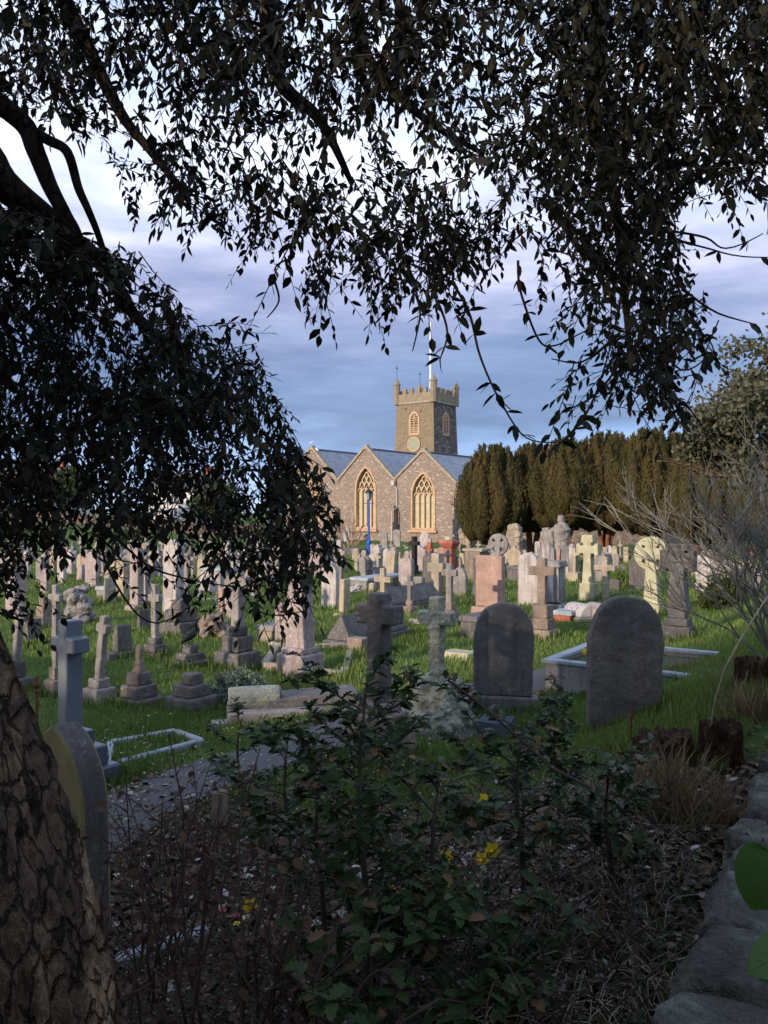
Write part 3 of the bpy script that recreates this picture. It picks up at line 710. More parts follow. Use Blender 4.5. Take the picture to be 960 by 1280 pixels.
def kerbs(corners, hz, wd, mat, label, name='grave_kerb', cat='grave kerb', fill=None):
    """corners: ground points"""
    c = sum((Vector(p) for p in corners), Vector((0, 0, 0)))/len(corners); c.z = T(c.x, c.y)
    root = empty(name, c); tag(root, label, cat, 'kerbed graves')
    for i in range(len(corners)):
        a, b = Vector(corners[i])-c, Vector(corners[(i+1) % len(corners)])-c
        d = (b-a); L_ = d.length; ang = math.atan2(d.y, d.x); mid = (a+b)/2
        MB().box((0, 0, -.1), (L_-wd*.5 if i % 2 else L_+wd*.5, wd, hz+.1), .99).build('kerbstone', mat, root, bevel=.012, loc=(mid.x, mid.y, 0), rot=(0, 0, ang))
    return root
def rock_pile(px, by, w, h, mat, label, n=14, name='rockwork_monument', cat='rock monument', seed=1):
    P, m = place(px, by, .3); rn = random.Random(seed); root = empty(name, P); tag(root, label, cat)
    W, H = w*m, h*m
    for i in range(n):
        f = i/n; zz = H*f*.85; ww = W*(1-.55*f)
        r = W*rn.uniform(.16, .26)*(1-.25*f)
        x = rn.uniform(-.5, .5)*(ww-r); y = rn.uniform(-.3, .3)*ww
        bm = bmesh.new(); bmesh.ops.create_icosphere(bm, subdivisions=3, radius=1)
        off = Vector((rn.random()*50, 0, i*3.))
        for v in bm.verts:
            k = 1+.55*mnoise.noise(v.co*1.1+off)+.2*mnoise.noise(v.co*3+off)
            v.co = Vector((v.co.x*r*1.1*k, v.co.y*r*k, v.co.z*min(r*.9, H*.3)*k))
        me = bpy.data.meshes.new('rock'); bm.to_mesh(me); bm.free(); me.materials.append(M[mat])
        o = bpy.data.objects.new('rock', me); C.objects.link(o); o.parent = root; o.location = (x, y, zz+min(r, H*.25)*.4); o.rotation_euler = (rn.uniform(-.3, .3), rn.uniform(-.3, .3), rn.uniform(0, 6))
    return root
RG = (.014, .05, .06)      # worn surface: voxel, strength, size

# --- nearest stones
slab(628, 893, 77, 139, 'slate', 'tall dark grey pointed headstone with lighter streaks, left of the two big dark stones', 'tallarch', t=.11, yaw=R(-6), tilt=(0, 1), plinth=22, rough=(.012, .018, .15))
slab(779, 905, 98, 160, 'slatelichen', 'broad dark headstone speckled with pale lichen, leaning a little right beside the kerbed grave', 'tallarch', t=.12, yaw=R(5), tilt=(-3, 3), rough=(.012, .03, .15))
# leaning yellow stone seen almost edge on, beside the trunk
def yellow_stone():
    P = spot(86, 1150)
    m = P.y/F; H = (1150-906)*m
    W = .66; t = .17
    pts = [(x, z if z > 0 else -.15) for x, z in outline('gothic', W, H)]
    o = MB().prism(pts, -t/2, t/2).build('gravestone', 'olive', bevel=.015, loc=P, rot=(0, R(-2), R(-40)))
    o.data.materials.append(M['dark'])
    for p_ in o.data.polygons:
        if abs(p_.normal.y) < .6: p_.material_index = 1  # side and top faces get a darker stone, shade painted into the material
    tag(o, 'yellow lichened headstone seen almost edge on beside the big trunk', 'gravestone', 'headstones standing across the churchyard')
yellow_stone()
cross(88, 985, 53, 210, 'blue', 'smooth blue grey granite cross on polished steps, beside the tree trunk', steps=((60, 20), (95, 24), (128, 26)), th=19, armf=.78, smat='bluestep', dep=.17, back=.12)
cross(474, 960, 66, 215, 'dark', 'plain dark stone cross rising behind the holly bush', steps=((62, 14), (84, 26), (104, 34)), th=24, armf=.80, smat='brown', dep=.2, rough=(.014, .02, .1))
def rough_cross():
    P, m = place(546, 920, .35); root = empty('stone_cross', P, (0, 0, YAW)); tag(root, 'rough hewn lichened granite cross on a boulder base', 'stone cross', 'stone crosses in the churchyard')
    MB().box((0, 0, -.1), (.84, .7, .66), .58).build('boulder_base', 'granite', root, bevel=.03, rough=(.016, .16, .13))
    MB().box((0, 0, -.06), (1.05, .92, .11), .96).build('step', 'dark', root, bevel=.02)
    hh = 172*m-.5; MB().prism(cross_outline(.44, hh, .145, hh*.76), -.075, .075).build('cross', 'granite', root, bevel=.012, loc=(0, 0, .5), rough=(.012, .05, .07))
rough_cross()
# --- left half, near to far
cross(20, 868, 30, 112, 'grey', 'worn cross leaning right on dark steps at the left edge', steps=((26, 22), (46, 18)), th=10, tilt=(0, 7), armf=.80, smat='dark')
cross(70, 872, 24, 142, 'grey', 'slim pale cross standing just behind the blue granite cross', steps=((18, 16), (34, 22)), th=9, armf=.84, smat='brown')
cross(124, 884, 22, 116, 'grey', 'slender grey cross leaning right on two steps, right of the blue cross', steps=((29, 12), (44, 15), (54, 8)), th=11, tilt=(0, 8), armf=.80)
pedestal(174, 889, ((32, 16), (48, 16), (64, 15)), 'dark', 'three step pedestal carrying a broken stump of its shaft', top=(20, 40, 'brown'))
pedestal(240, 896, ((30, 14), (50, 15), (72, 22)), 'dark', 'bare three step pedestal beside the silvery shrub', rough=None)
cp = pedestal(238, 836, ((22, 10), (38, 9), (52, 8)), 'dark', 'low stepped pedestal with a black crow standing on it')
cross(297, 841, 40, 126, 'grey', 'tall slim cross on three big dark blocks, left of centre', steps=((28, 12), (41, 20), (62, 25)), th=14, armf=.83, smat='dark')
cross(194, 823, 22, 92, 'grey', 'thin pale cross on a dark stepped base behind the crow', steps=((21, 9), (30, 10), (38, 6)), th=9, armf=.74, smat='dark')
slab(153, 822, 24, 42, 'dark', 'dark wedge shaped stone on a flat base, right of the leaning slender cross', 'wedge', t=.3, plinth=8)
slab(180, 789, 16, 28, 'dark', 'small dark wedge shaped stone left of the thin pale cross', 'wedge', t=.3)
slab(41, 806, 17, 34, 'dark', 'dark upright block behind the leaning cross at the left edge', 'flat', t=.3)
cross(375, 849, 82, 188, 'lilac', 'large pale wheel cross streaked with orange, on a tapered base', steps=((50, 8), (64, 30)), th=24, style='celtic', armf=.80, smat='lilac', dep=.26)
slab(357, 806, 28, 52, 'lilac', 'pale upright slab left of the large wheel cross', 'flat', t=.22, plinth=5)
coped(420, 812, 36, 42, 2.0, 'dark', 'dark coped tomb with triangular panelled end, left of the plain dark cross')
slab(448, 818, 30, 22, 'brown', 'small low brown block behind the holly tip', 'flat', t=.25)
cross(479, 772, 24, 60, 'cream', 'small cream cross behind the plain dark cross', steps=((30, 12),), th=7, armf=.70, smat='brown')
coped(470, 768, 34, 30, 2.6, 'dark', 'long dark coped tomb behind the small cream cross')
cross(512, 770, 13, 50, 'grey', 'small grey cross on a rough rocky base', steps=((12, 8), (22, 12)), th=5, armf=.66, smat='brown', srough=(.03, .12, .12))
slab(430, 770, 13, 47, 'cream', 'pale tapering pillar stump left of the dark cross', 'flat', t=.26, plinth=5, tilt=(0, 2))
slab(413, 761, 24, 60, 'white', 'white streaked pointed slab right of the large wheel cross', 'gothic', t=.16)
ledger(448, 738, 26, 2.2, .38, 'grey', 'pale flat ledger tomb behind the pillar stump', mat2='bluekerb')
rock_pile(444, 742, 24, 10, 'white', 'low heap of whitish rubble by the pale ledger tomb', 5, seed=3)
cross(547, 745, 26, 54, 'beige', 'sturdy beige cross on the grass right of centre', th=11, armf=.68, dep=.3)
cross(562, 783, 22, 77, 'grey', 'slim grey cross on crumbling steps behind the rough granite cross', steps=((18, 10), (26, 9), (34, 9)), th=8, armf=.76, smat='brown')
ledger(585, 800, 22, 1.9, .42, 'dark', 'dark chest tomb right of the rough granite cross', mat2='slate')
slab(575, 745, 20, 37, 'grey', 'pointed grey headstone between the beige cross and the pink slab', 'gothic', t=.16)
slab(570, 716, 16, 22, 'beige', 'small round beige headstone behind the pointed grey one', 'round', t=.16)
slab(538, 738, 20, 50, 'dark', 'mottled dark headstone behind the beige cross', 'ogee', t=.16)
slab(613, 772, 36, 78, 'pink', 'tall flat topped pink sandstone slab', 'flat', t=.2, plinth=14, rough=(.03, .02, .2))
slab(596, 757, 7, 62, 'dark', 'narrow dark post at the left side of the pink slab', 'flat', t=.2)
ledger(590, 727, 22, .7, 1.15, 'brown', 'square pedestal tomb with moulded top behind the pink slab', name='pedestal_tomb', mat2='beige', over=1.2)
slab(661, 759, 27, 68, 'white', 'round topped pinkish white headstone with an orange stain', 'round', t=.17)
cross(678, 801, 34, 102, 'brown', 'plain brown cross on three steps in front of the streaked pillar tomb', steps=((30, 17), (36, 14), (46, 12)), th=11, armf=.72)
def streaked():
    P, m = place(690, 766, .4); root = empty('pillar_tomb', P, (0, 0, YAW)); tag(root, 'large dark pillar tomb streaked white, behind the brown cross', 'tomb')
    MB().box((0, 0, -.05), (46*m/1.2, 40*m/1.2, 12*m)).build('base', 'streak', root, bevel=.02)
    MB().box((0, 0, 12*m), (30*m/1.1, 26*m/1.1, 45*m), .93).build('shaft', 'streak', root, bevel=.02)
    MB().box((0, 0, 56*m), (36*m/1.1, 32*m/1.1, 8*m), .9).build('cornice', 'grey', root, bevel=.02)
streaked()
slab(684, 722, 22, 42, 'streak', 'dark round topped stone behind the streaked pillar tomb, on its left', 'round', t=.2)
slab(712, 722, 20, 40, 'streak', 'dark round topped stone behind the streaked pillar tomb, on its right', 'round', t=.2)
cross(686, 705, 16, 46, 'grey', 'broken grey shaft standing above the streaked pillar tomb', th=9, armf=.8, tilt=(0, -4))
def angel():
    P, m = place(702, 708, .3); root = empty('draped_urn_monument', P, (0, 0, YAW)); tag(root, 'blue grey hooded figure monument against the yew trunks', 'monument')
    MB().box((0, 0, 0), (.8, .8, .75), .9).build('pedestal', 'grey', root, bevel=.03)
    b = MB().lathe([(.33, 0), (.30, .3), (.36, .7), (.40, .9), (.30, 1.1), (.14, 1.2), (.17, 1.35), (.14, 1.5), (.03, 1.57)], 14, (0, 0, .73)); b.build('draped_figure', 'grey', root, smooth=True, rough=(.04, .12, .2))
    MB().tube([(-.25, 0, 1.7), (-.5, -.05, 1.55), (-.42, -.1, 1.1), (-.35, -.1, .85)], [.12, .14, .12, .06], 8).build('wing', 'grey', root, smooth=True)
angel()
cross(736, 752, 31, 83, 'yellow', 'bright yellowish cross with flared arms on a square pedestal', steps=((29, 22),), th=10, style='flared', armf=.70, dep=.3)
cross(757, 752, 28, 56, 'beige', 'rough lichened cross right of the bright yellowish cross', th=7, armf=.76, dep=.22, rough=(.02, .05, .08))
slab(749, 727, 18, 38, 'grey', 'grey round topped slab between the yellowish and the rough lichened crosses', 'round', t=.15)
cross(718, 728, 9, 42, 'cream', 'little cream cross left of the bright yellowish cross', steps=((20, 12),), th=4, armf=.75)
def body_tomb(px, by, w, h, mat, label, yaw=R(20)):
    P, m = place(px, by, .3); root = empty('body_stone', P, (0, 0, yaw)); tag(root, label, 'tomb')
    W, H = w*m, h*m; MB().box((0, 0, -.05), (W, .8, H*.3+.05)).build('plinth', 'grey', root, bevel=.02)
    pts = [(-W*.46, H*.3), (W*.46, H*.3)] + [(W*.46*math.cos(t), H*.3+H*.7*math.sin(t)) for t in np.linspace(.1, math.pi-.1, 10)]
    MB().prism(pts, -.36, .36).build('rounded_slab', mat, root, bevel=.015)
body_tomb(727, 776, 34, 22, 'white', 'rounded white grave cover below the bright yellowish cross')
body_tomb(751, 778, 32, 24, 'lilac', 'rounded lilac grave cover right of the white one')
ledger(702, 779, 22, .5, .22, 'red', 'small red sandstone block beside the rounded white grave cover', mat2='bluekerb', name='grave_block')
cross(815, 768, 34, 96, 'yellow', 'pale wheel headed cross on a tapered base behind the bare twigs', steps=((34, 14),), th=14, style='celtic', armf=.76, ringr=.40, dep=.25)
slab(797, 738, 20, 46, 'dark', 'dark slab behind and left of the pale wheel headed cross', 'shoulder', t=.16)
cross(848, 802, 46, 122, 'dark', 'heavy dark cross with flared shaft on a wide plinth behind the bare twigs', steps=((30, 12), (40, 10), (50, 18)), th=19, style='flared', armf=.74, dep=.3)
slab(886, 740, 32, 52, 'white', 'pinkish white ruined monument with knobbly top seen through the bare twigs', 'jag', t=.4, rough=(.04, .2, .15))
slab(905, 745, 30, 46, 'grey', 'wide grey slab right of the pinkish white ruined monument', 'seg', t=.16)
slab(643, 712, 19, 30, 'cream', 'cream headstone with curved pointed top left of the yew trunks', 'ogee', t=.15)
slab(643, 702, 21, 48, 'rubble', 'rough textured pillar stone standing under the leftmost yew', 'round', t=.4, rough=(.05, .2, .2))
ledger(642, 727, 18, 1.6, .5, 'slate', 'dark flat topped tomb right of the pink slab', mat2='dark')
cross(623, 720, 20, 50, 'grey', 'grey wheel cross standing behind the pink slab', th=7, style='celtic', armf=.72, ringr=.42, steps=((18, 10),))
cross(610, 718, 9, 36, 'grey', 'very small cross left of the grey wheel cross', th=4, armf=.75, steps=((12, 8),))
slab(584, 692, 22, 34, 'rubble', 'rounded lump of ivy grown masonry at the foot of the church wall', 'round', t=.7, rough=(.06, .3, .3))
# --- graves before the church
cross(518, 720, 15, 50, 'black', 'jet black cross on black stepped base below the church window', steps=((11, 8), (16, 6)), th=5, armf=.76, dep=.2)
cross(537, 704, 11, 26, 'red', 'small red sandstone cross below the right church window', th=4, style='flared', armf=.6, dep=.2)
def urnped():
    P, m = place(562, 716, .3); root = empty('red_pedestal', P, (0, 0, YAW)); tag(root, 'red sandstone pedestal with a moulded cap, right of the black cross', 'pedestal')
    MB().box((0, 0, 0), (.42, .42, 1.0), .9).build('shaft', 'red', root, bevel=.02)
    MB().box((0, 0, 1.0), (.42, .42, .18), 1.5).build('cap', 'red', root, bevel=.02)
    MB().box((0, 0, 1.18), (.66, .66, .12), .8).build('top', 'red', root, bevel=.02)
urnped()
slab(525, 716, 22, 38, 'lilac', 'pale peaked slab between the black cross and the pink headstone', 'peak', t=.15, tilt=(0, -6))
slab(552, 715, 17, 32, 'pink', 'pinkish headstone beside the red pedestal', 'shoulder', t=.15)
slab(562, 690, 12, 19, 'yellow', 'small pale yellow slab behind a thin cross at the church wall', 'flat', t=.15)
cross(565, 692, 9, 29, 'grey', 'thin grey cross in front of the small pale yellow slab', th=3, armf=.78, dep=.15)
slab(480, 685, 10, 22, 'grey', 'grey headstone by the church wall, left one of the matching pair', 'round', t=.12)
slab(496, 684, 10, 22, 'grey', 'grey headstone by the church wall, right one of the matching pair', 'seg', t=.12)
slab(528, 684, 11, 20, 'white', 'white headstone leaning left against the church wall', 'round', t=.12, tilt=(0, 14))
rock_pile(506, 686, 9, 6, 'white', 'white boulder lying at the church wall', 2, seed=6)
slab(432, 677, 9, 18, 'bluekerb', 'bluish white round headstone at the foot of the church', 'round', t=.12, tilt=(0, 5))
slab(403, 680, 11, 17, 'cream', 'square cream headstone at the foot of the church', 'flat', t=.12)
slab(419, 680, 6, 13, 'grey', 'tiny grey headstone between the cream and bluish ones', 'round', t=.12)
rock_pile(426, 684, 10, 9, 'pink', 'orange pink boulder on the grass before the church', 3, seed=9)
ledger(426, 694, 38, 1.3, .35, 'slate', 'wide dark table tomb on the grass before the church', mat2='slate')
cross(427, 714, 13, 28, 'beige', 'beige cross on a square block beside the wide dark table tomb', th=5, steps=((17, 17),), armf=.5)
cross(446, 714, 13, 29, 'beige', 'small beige wheel cross left of the lamp post', th=5, style='celtic', armf=.62, ringr=.2)
slab(458, 712, 13, 17, 'grey', 'low grey rounded stone at the foot of the lamp post', 'round', t=.2)
slab(473, 712, 14, 32, 'white', 'tall jagged white stone right of the lamp post', 'jag', t=.3)
slab(484, 713, 11, 28, 'white', 'narrow pointed white stone between the jagged one and the white cross', 'gothic', t=.2)
cross(492, 716, 12, 30, 'white', 'small white cross on a white block left of the black cross', th=4, steps=((12, 14),), armf=.6)
coped(460, 726, 22, 16, 2.6, 'slate', 'dark roof shaped tomb to the right of the lamp post')
slab(508, 735, 20, 38, 'lilac', 'pale grey slab left of the black cross base', 'seg', t=.18)
slab(524, 746, 16, 26, 'grey', 'low streaked grey stone below the black cross', 'flat', t=.2)
ledger(495, 722, 14, 1.5, .15, 'white', 'white flat grave cover in the grass left of the black cross', mat2='white')
# --- left middle distance
slab(19, 768, 26, 70, 'lilac', 'very tall lilac grey slab at the left edge', 'flat', t=.28, plinth=6)
pedestal(56, 786, ((15, 12), (22, 14), (26, 14)), 'brown', 'brown blocky pedestal right of the very tall lilac slab')
rock_pile(96, 780, 42, 46, 'grey', 'tall rockwork monument piled of rough grey boulders', 22, seed=4)
slab(116, 733, 22, 44, 'lilac', 'tall pinkish slab behind the rockwork monument', 'shoulder', t=.18)
slab(153, 748, 17, 52, 'cream', 'large cream round topped headstone', 'round', t=.18)
slab(143, 738, 13, 44, 'cream', 'cream headstone half hidden behind the large cream one', 'shoulder', t=.18)
slab(137, 754, 20, 42, 'beige', 'broken beige slab in front of the large cream headstone', 'wedge', t=.2)
ledger(126, 747, 20, 1.6, .28, 'grey', 'blue topped flat tomb right of the rockwork monument', mat2='bluekerb')
slab(171, 762, 19, 78, 'lilac', 'tall rounded lilac slab left of the drip stained monument', 'seg', t=.2, plinth=6)
slab(183, 757, 12, 54, 'white', 'white streaked slab touching the tall rounded lilac one', 'gothic', t=.2)
slab(217, 770, 30, 96, 'white', 'very tall drip stained slab rising above a stepped base', 'seg', t=.3, tilt=(0, 2))
pedestal(226, 798, ((24, 12), (42, 15), (56, 20)), 'dark', 'massive dark three step base in front of the tall drip stained slab')
cross(234, 775, 16, 84, 'grey', 'grey cross on the massive dark base', th=7, armf=.86)
rock_pile(268, 798, 44, 26, 'brown', 'low sprawling rockery grave right of the massive dark base', 16, seed=8, name='rockery_grave', cat='rock grave')
slab(290, 776, 14, 44, 'lilac', 'lilac slab leaning left behind the tall slim cross', 'flat', t=.16, tilt=(0, -8))
slab(279, 772, 9, 38, 'pink', 'orange brown post stone left of the leaning lilac slab', 'flat', t=.2)
rock_pile(271, 775, 10, 44, 'grey', 'knobbly stone column left of the orange brown post', 9, seed=12, name='knobbly_column', cat='rock monument')
ledger(262, 742, 38, 1.0, .75, 'white', 'white chest tomb on a broad kerb in the middle left', mat2='bluekerb')
ledger(330, 806, 26, 1.2, .3, 'beige', 'low broken ledger tomb left of the pale upright slab', mat2='grey')
slab(264, 716, 11, 32, 'cream', 'peaked cream headstone beyond the white chest tomb', 'peak', t=.15)
slab(252, 724, 12, 26, 'cream', 'round cream headstone beyond the white chest tomb', 'round', t=.15)
slab(240, 720, 10, 24, 'cream', 'flat cream headstone right of the drip stained slab', 'flat', t=.15)
cross(252, 702, 9, 34, 'grey', 'distant grey cross on the slope above the cream headstones', th=3, armf=.75, steps=((10, 8),))
def obelisk(px, by, w, h, mat, label):
    P, m = place(px, by, .2); root = empty('obelisk', P, (0, 0, YAW)); tag(root, label, 'obelisk')
    W, H = w*m, h*m; MB().box((0, 0, 0), (W, W, H*.3), .9).build('pedestal', mat, root, bevel=.02)
    mb = MB().box((0, 0, H*.3), (W*.6, W*.6, H*.6), .6); mb.box((0, 0, H*.9), (W*.36, W*.36, H*.1), .05); mb.build('needle', mat, root)
obelisk(239, 698, 11, 32, 'dark', 'dark slender obelisk far off on the grassy slope')
obelisk(333, 724, 14, 46, 'lilac', 'pale obelisk behind the lowest hanging leaves')
# --- crowded far rows on the left, and a few more on the right; (px, base, w, h, mat, style, label)
far = [
 (12, 724, 14, 34, 'cream', 'round'), (34, 716, 12, 28, 'white', 'gothic'), (50, 728, 13, 32, 'grey', 'seg'), (66, 714, 11, 26, 'cream', 'shoulder'),
 (77, 728, 14, 36, 'white', 'round'), (88, 718, 11, 32, 'white', 'jag'), (99, 712, 9, 20, 'cream', 'round'), (107, 724, 12, 30, 'pink', 'gothic'), (128, 712, 10, 22, 'cream', 'seg'),
 (160, 706, 9, 20, 'grey', 'round'), (190, 716, 12, 28, 'cream', 'ogee'), (197, 702, 8, 18, 'white', 'seg'), (205, 708, 9, 22, 'beige', 'round'), (228, 704, 8, 18, 'beige', 'gothic'),
 (245, 700, 7, 14, 'grey', 'round'), (268, 700, 7, 15, 'cream', 'seg'), (276, 706, 8, 20, 'pink', 'round'), (284, 712, 10, 28, 'white', 'gothic'), (292, 700, 7, 16, 'cream', 'flat'),
 (298, 716, 10, 26, 'lilac', 'seg'), (307, 724, 12, 30, 'beige', 'round'), (314, 702, 8, 17, 'grey', 'gothic'), (321, 712, 9, 24, 'cream', 'shoulder'), (343, 708, 9, 22, 'white', 'seg'),
 (352, 718, 12, 30, 'lilac', 'round'), (360, 702, 8, 16, 'cream', 'round'), (368, 722, 12, 34, 'white', 'ogee'), (376, 706, 8, 18, 'grey', 'seg'), (345, 734, 13, 30, 'white', 'gothic'),
 (62, 700, 8, 16, 'beige', 'seg'), (40, 700, 8, 15, 'grey', 'round'), (20, 704, 9, 20, 'cream', 'gothic'), (83, 702, 8, 18, 'pink', 'flat'), (119, 700, 7, 15, 'white', 'round'), (176, 700, 8, 15, 'lilac', 'flat'),
 (214, 698, 7, 14, 'cream', 'ogee'), (4, 712, 10, 26, 'lilac', 'shoulder'), (56, 744, 14, 34, 'lilac', 'gothic'), (30, 742, 12, 26, 'beige', 'seg'), (316, 742, 12, 26, 'pink', 'seg'),
 (388, 712, 10, 24, 'beige', 'round'), (397, 722, 10, 22, 'lilac', 'seg'), (455, 700, 8, 13, 'beige', 'round'), (443, 698, 7, 12, 'grey', 'flat'),
 (508, 703, 8, 15, 'lilac', 'round'), (499, 704, 7, 14, 'beige', 'seg'), (545, 700, 8, 14, 'beige', 'seg'), (578, 706, 8, 15, 'cream', 'round'), (590, 708, 8, 16, 'lilac', 'gothic'),
 (531, 716, 9, 18, 'pink', 'round'), (600, 704, 8, 14, 'grey', 'seg'), (664, 706, 9, 16, 'cream', 'round'), (672, 716, 10, 22, 'lilac', 'round'), (736, 704, 9, 16, 'grey', 'seg'),
 (770, 712, 9, 20, 'grey', 'round'), (780, 726, 11, 22, 'dark', 'round'), (730, 716, 10, 22, 'dark', 'seg'), (768, 738, 14, 14, 'dark', 'flat'), (870, 722, 11, 28, 'grey', 'gothic'),
 (858, 716, 9, 22, 'beige', 'round'), (925, 730, 14, 30, 'lilac', 'round'), (945, 742, 16, 34, 'grey', 'seg'), (936, 716, 10, 22, 'cream', 'gothic'), (836, 712, 10, 22, 'lilac', 'round'), (465, 742, 10, 14, 'beige', 'seg')]
rx = random.Random(77)
for k in range(95):
    b_ = rx.choice([rx.uniform(688, 700), rx.uniform(696, 716), rx.uniform(700, 730)]); x_ = rx.choice([rx.uniform(0, 370), rx.uniform(0, 330), rx.uniform(385, 600), rx.uniform(600, 800)])
    if x_ > 590: b_ = rx.uniform(694, 712)
    sz = .55+(b_-688)/40*.6
    if any(abs(f[0]-x_) < 5 and abs(f[1]-b_) < 6 for f in far): continue
    far.append((round(x_), round(b_), rx.uniform(9, 13)*sz, rx.uniform(19, 33)*sz, rx.choice(['cream', 'white', 'grey', 'beige', 'lilac', 'lilac', 'pink', 'grey', 'white']), rx.choice(['round', 'gothic', 'seg', 'shoulder', 'ogee', 'flat'])))
SW = {'round': 'round topped', 'gothic': 'pointed', 'seg': 'curved top', 'shoulder': 'shouldered', 'jag': 'jagged', 'ogee': 'peaked', 'flat': 'square topped'}
CW = {'cream': 'cream', 'white': 'whitish', 'grey': 'grey', 'beige': 'beige', 'pink': 'pinkish', 'lilac': 'lilac grey', 'dark': 'dark'}
def where(px, by):
    if px < 135: a = 'left of the large cream round stone'
    elif px < 235: a = 'around the foot of the tall drip stained slab'
    elif px < 330: a = 'behind the white chest tomb'
    elif px < 400: a = 'behind the large pale wheel cross'
    elif px < 500: a = 'near the blue lamp post'
    elif px < 605: a = 'between the black cross and the pink slab'
    elif px < 700: a = 'near the round white stone under the yews'
    elif px < 800: a = 'near the bright yellowish cross'
    else: a = 'behind the bare twigs'
    b = 'very small ' if by < 706 else ('small ' if by < 720 else '')
    return a, b
used = {}
for px, by, w_, h_, mt, st in far:
    a, b = where(px, by); lab = f'{b}{CW[mt]} {SW[st]} headstone {a}'.replace('large cream round stone', 'large cream stone')
    n = used.get(lab, 0); used[lab] = n+1
    if n: lab = lab.replace('headstone', 'right-hand headstone').replace('curved top', 'curved')
    lab = lab.replace('very small', 'tiny') if len(lab.split()) > 15 else lab
    slab(px, by, w_, h_, mt, lab, st, t=.14, tilt=(random.uniform(-3, 3), random.uniform(-5, 5)))
for px, by, sp_, h_, mt, lab in [(27, 708, 10, 32, 'white', 'small white cross in the far rows at the far left'), (92, 704, 8, 26, 'grey', 'small grey cross behind the rockwork monument'),
     (148, 704, 8, 24, 'cream', 'small cream cross just above the large cream round topped stone'), (200, 722, 11, 34, 'grey', 'grey cross left of the drip stained slab top'),
     (290, 706, 8, 30, 'white', 'small white cross in the rows beyond the white chest tomb'), (326, 700, 7, 26, 'grey', 'thin grey cross standing beyond the pale obelisk'),
     (356, 700, 8, 26, 'cream', 'small cream cross left of the large wheel cross head'), (776, 700, 8, 24, 'beige', 'small beige cross in front of the wall under the yews'), (600, 720, 9, 30, 'beige', 'thin beige cross left of the very small cross behind the pink slab')]:
    cross(px, by, sp_, h_, mt, lab, steps=((sp_*1.1, h_*.18),), th=sp_*.28, armf=.7, dep=.18)

for k in range(22):
    b_ = rx.uniform(700, 742); x_ = rx.choice([rx.uniform(0, 350), rx.uniform(20, 350), rx.uniform(385, 600)])
    if any(abs(f[0]-x_) < 6 and abs(f[1]-b_) < 5 for f in far): b_ -= 6
    sz = .6+(b_-695)/45*.5; mt = rx.choice(['grey', 'beige', 'lilac', 'white', 'grey']); a, _ = where(x_, b_)
    if x_ > 385: sz *= .75
    cross(round(x_), round(b_), 17*sz, 48*sz, mt, f"{['slim', 'weathered', 'narrow', 'worn'][k % 4]} {CW[mt]} cross on steps {a}", steps=((9*sz, 4*sz), (15*sz, 6*sz)), th=4.6*sz, armf=rx.uniform(.68, .8), tilt=(0, rx.uniform(-5, 5)), dep=.18)
# --- kerbed graves
def gp(px, py): return spot(px, py)
kerbs([gp(134, 962), gp(252, 934), gp(218, 920), gp(138, 931)], .04, .075, 'bluekerb', 'pale blue kerb around a grass plot right of the blue granite cross')
def planter():
    hz = .34; zt = .40-.05
    a, b, d, c = [Vector((x, y, zt-hz)) for x, y in ((2.25, 10.9), (3.87, 9.8), (4.9, 11.3), (3.28, 12.4))]
    r = kerbs([a, b, d, c], hz, .13, 'grey', 'raised kerbed grave with pale coping and yellow daffodils between the two big dark stones')
    r.location.z = zt-hz; z0 = r.location.copy()
    pts = [a, b, d, c]
    for i in range(4):
        p, q = Vector(pts[i])-z0, Vector(pts[(i+1) % 4])-z0; dv = q-p; mid = (p+q)/2
        MB().box((0, 0, hz), (dv.length+(.17 if i % 2 == 0 else -.16), .17, .05)).build('coping', 'bluekerb', r, bevel=.012, seg=2, loc=(mid.x, mid.y, 0), rot=(0, 0, math.atan2(dv.y, dv.x)))
    return pts
M['soil'] = plain('garden_soil', (.06, .07, .03), .95, var=.5)
PL = planter()
MB().add([(2.33, 10.93, .30), (3.87, 9.9, .30), (4.82, 11.3, .30), (3.3, 12.3, .30)], [(0, 1, 2, 3)]).build('planting_soil', 'soil', [o for o in C.objects if o.get('label', '').startswith('raised kerbed')][0], loc=-[o for o in C.objects if o.get('label', '').startswith('raised kerbed')][0].location)

None and kerbs([gp(870, 850), gp(905, 826), gp(830, 800), gp(790, 812)], .09, .13, 'bluekerb', 'low pale kerb right of the speckled dark headstone')
kerbs([gp(330, 838), gp(430, 845), gp(440, 812), gp(345, 812)], .06, .12, 'beige', 'low weathered kerb around the large wheel cross')
kerbs([gp(250, 752), gp(318, 748), gp(310, 728), gp(248, 730)], .08, .14, 'white', 'broad white kerb around the white chest tomb')
def loose(px, by, dims, mat, label, rz=0, tl=(0, 0), name='fallen_stone', cat='fallen stone'):
    P = spot(px, by); o = MB().box((0, 0, -dims[2]*.25), dims, .98).build(name, mat, bevel=.012, loc=P, rot=(R(tl[0]), R(tl[1]), rz)); return tag(o, label, cat)
loose(620, 915, (.36, .34, .2), 'bluestep', 'square polished block at the foot of the left dark headstone', R(-20))
loose(672, 838, (.34, .3, .08), 'yellow', 'mossy yellow slab lying in the grass left of the raised kerbed grave', R(-30)) if False else None
loose(575, 822, (.5, .35, .14), 'yellow', 'low mossy yellow block in the grass behind the left dark headstone', R(-35))
loose(280, 905, (.3, .2, .04), 'white', 'flat white stone lying on the grass before the scroll tomb', R(10))
loose(430, 1108, (.75, .12, .10), 'grey', 'toppled grey kerbstone under the holly bush', R(-28), (0, 6))
loose(205, 1190, (.5, .10, .08), 'bluekerb', 'short pale kerbstone among the brambles', R(30), (0, -4))
loose(275, 1030, (.10, .10, .34), 'brown', 'small square brown post behind the brambles', R(-20), name='marker_post', cat='post')
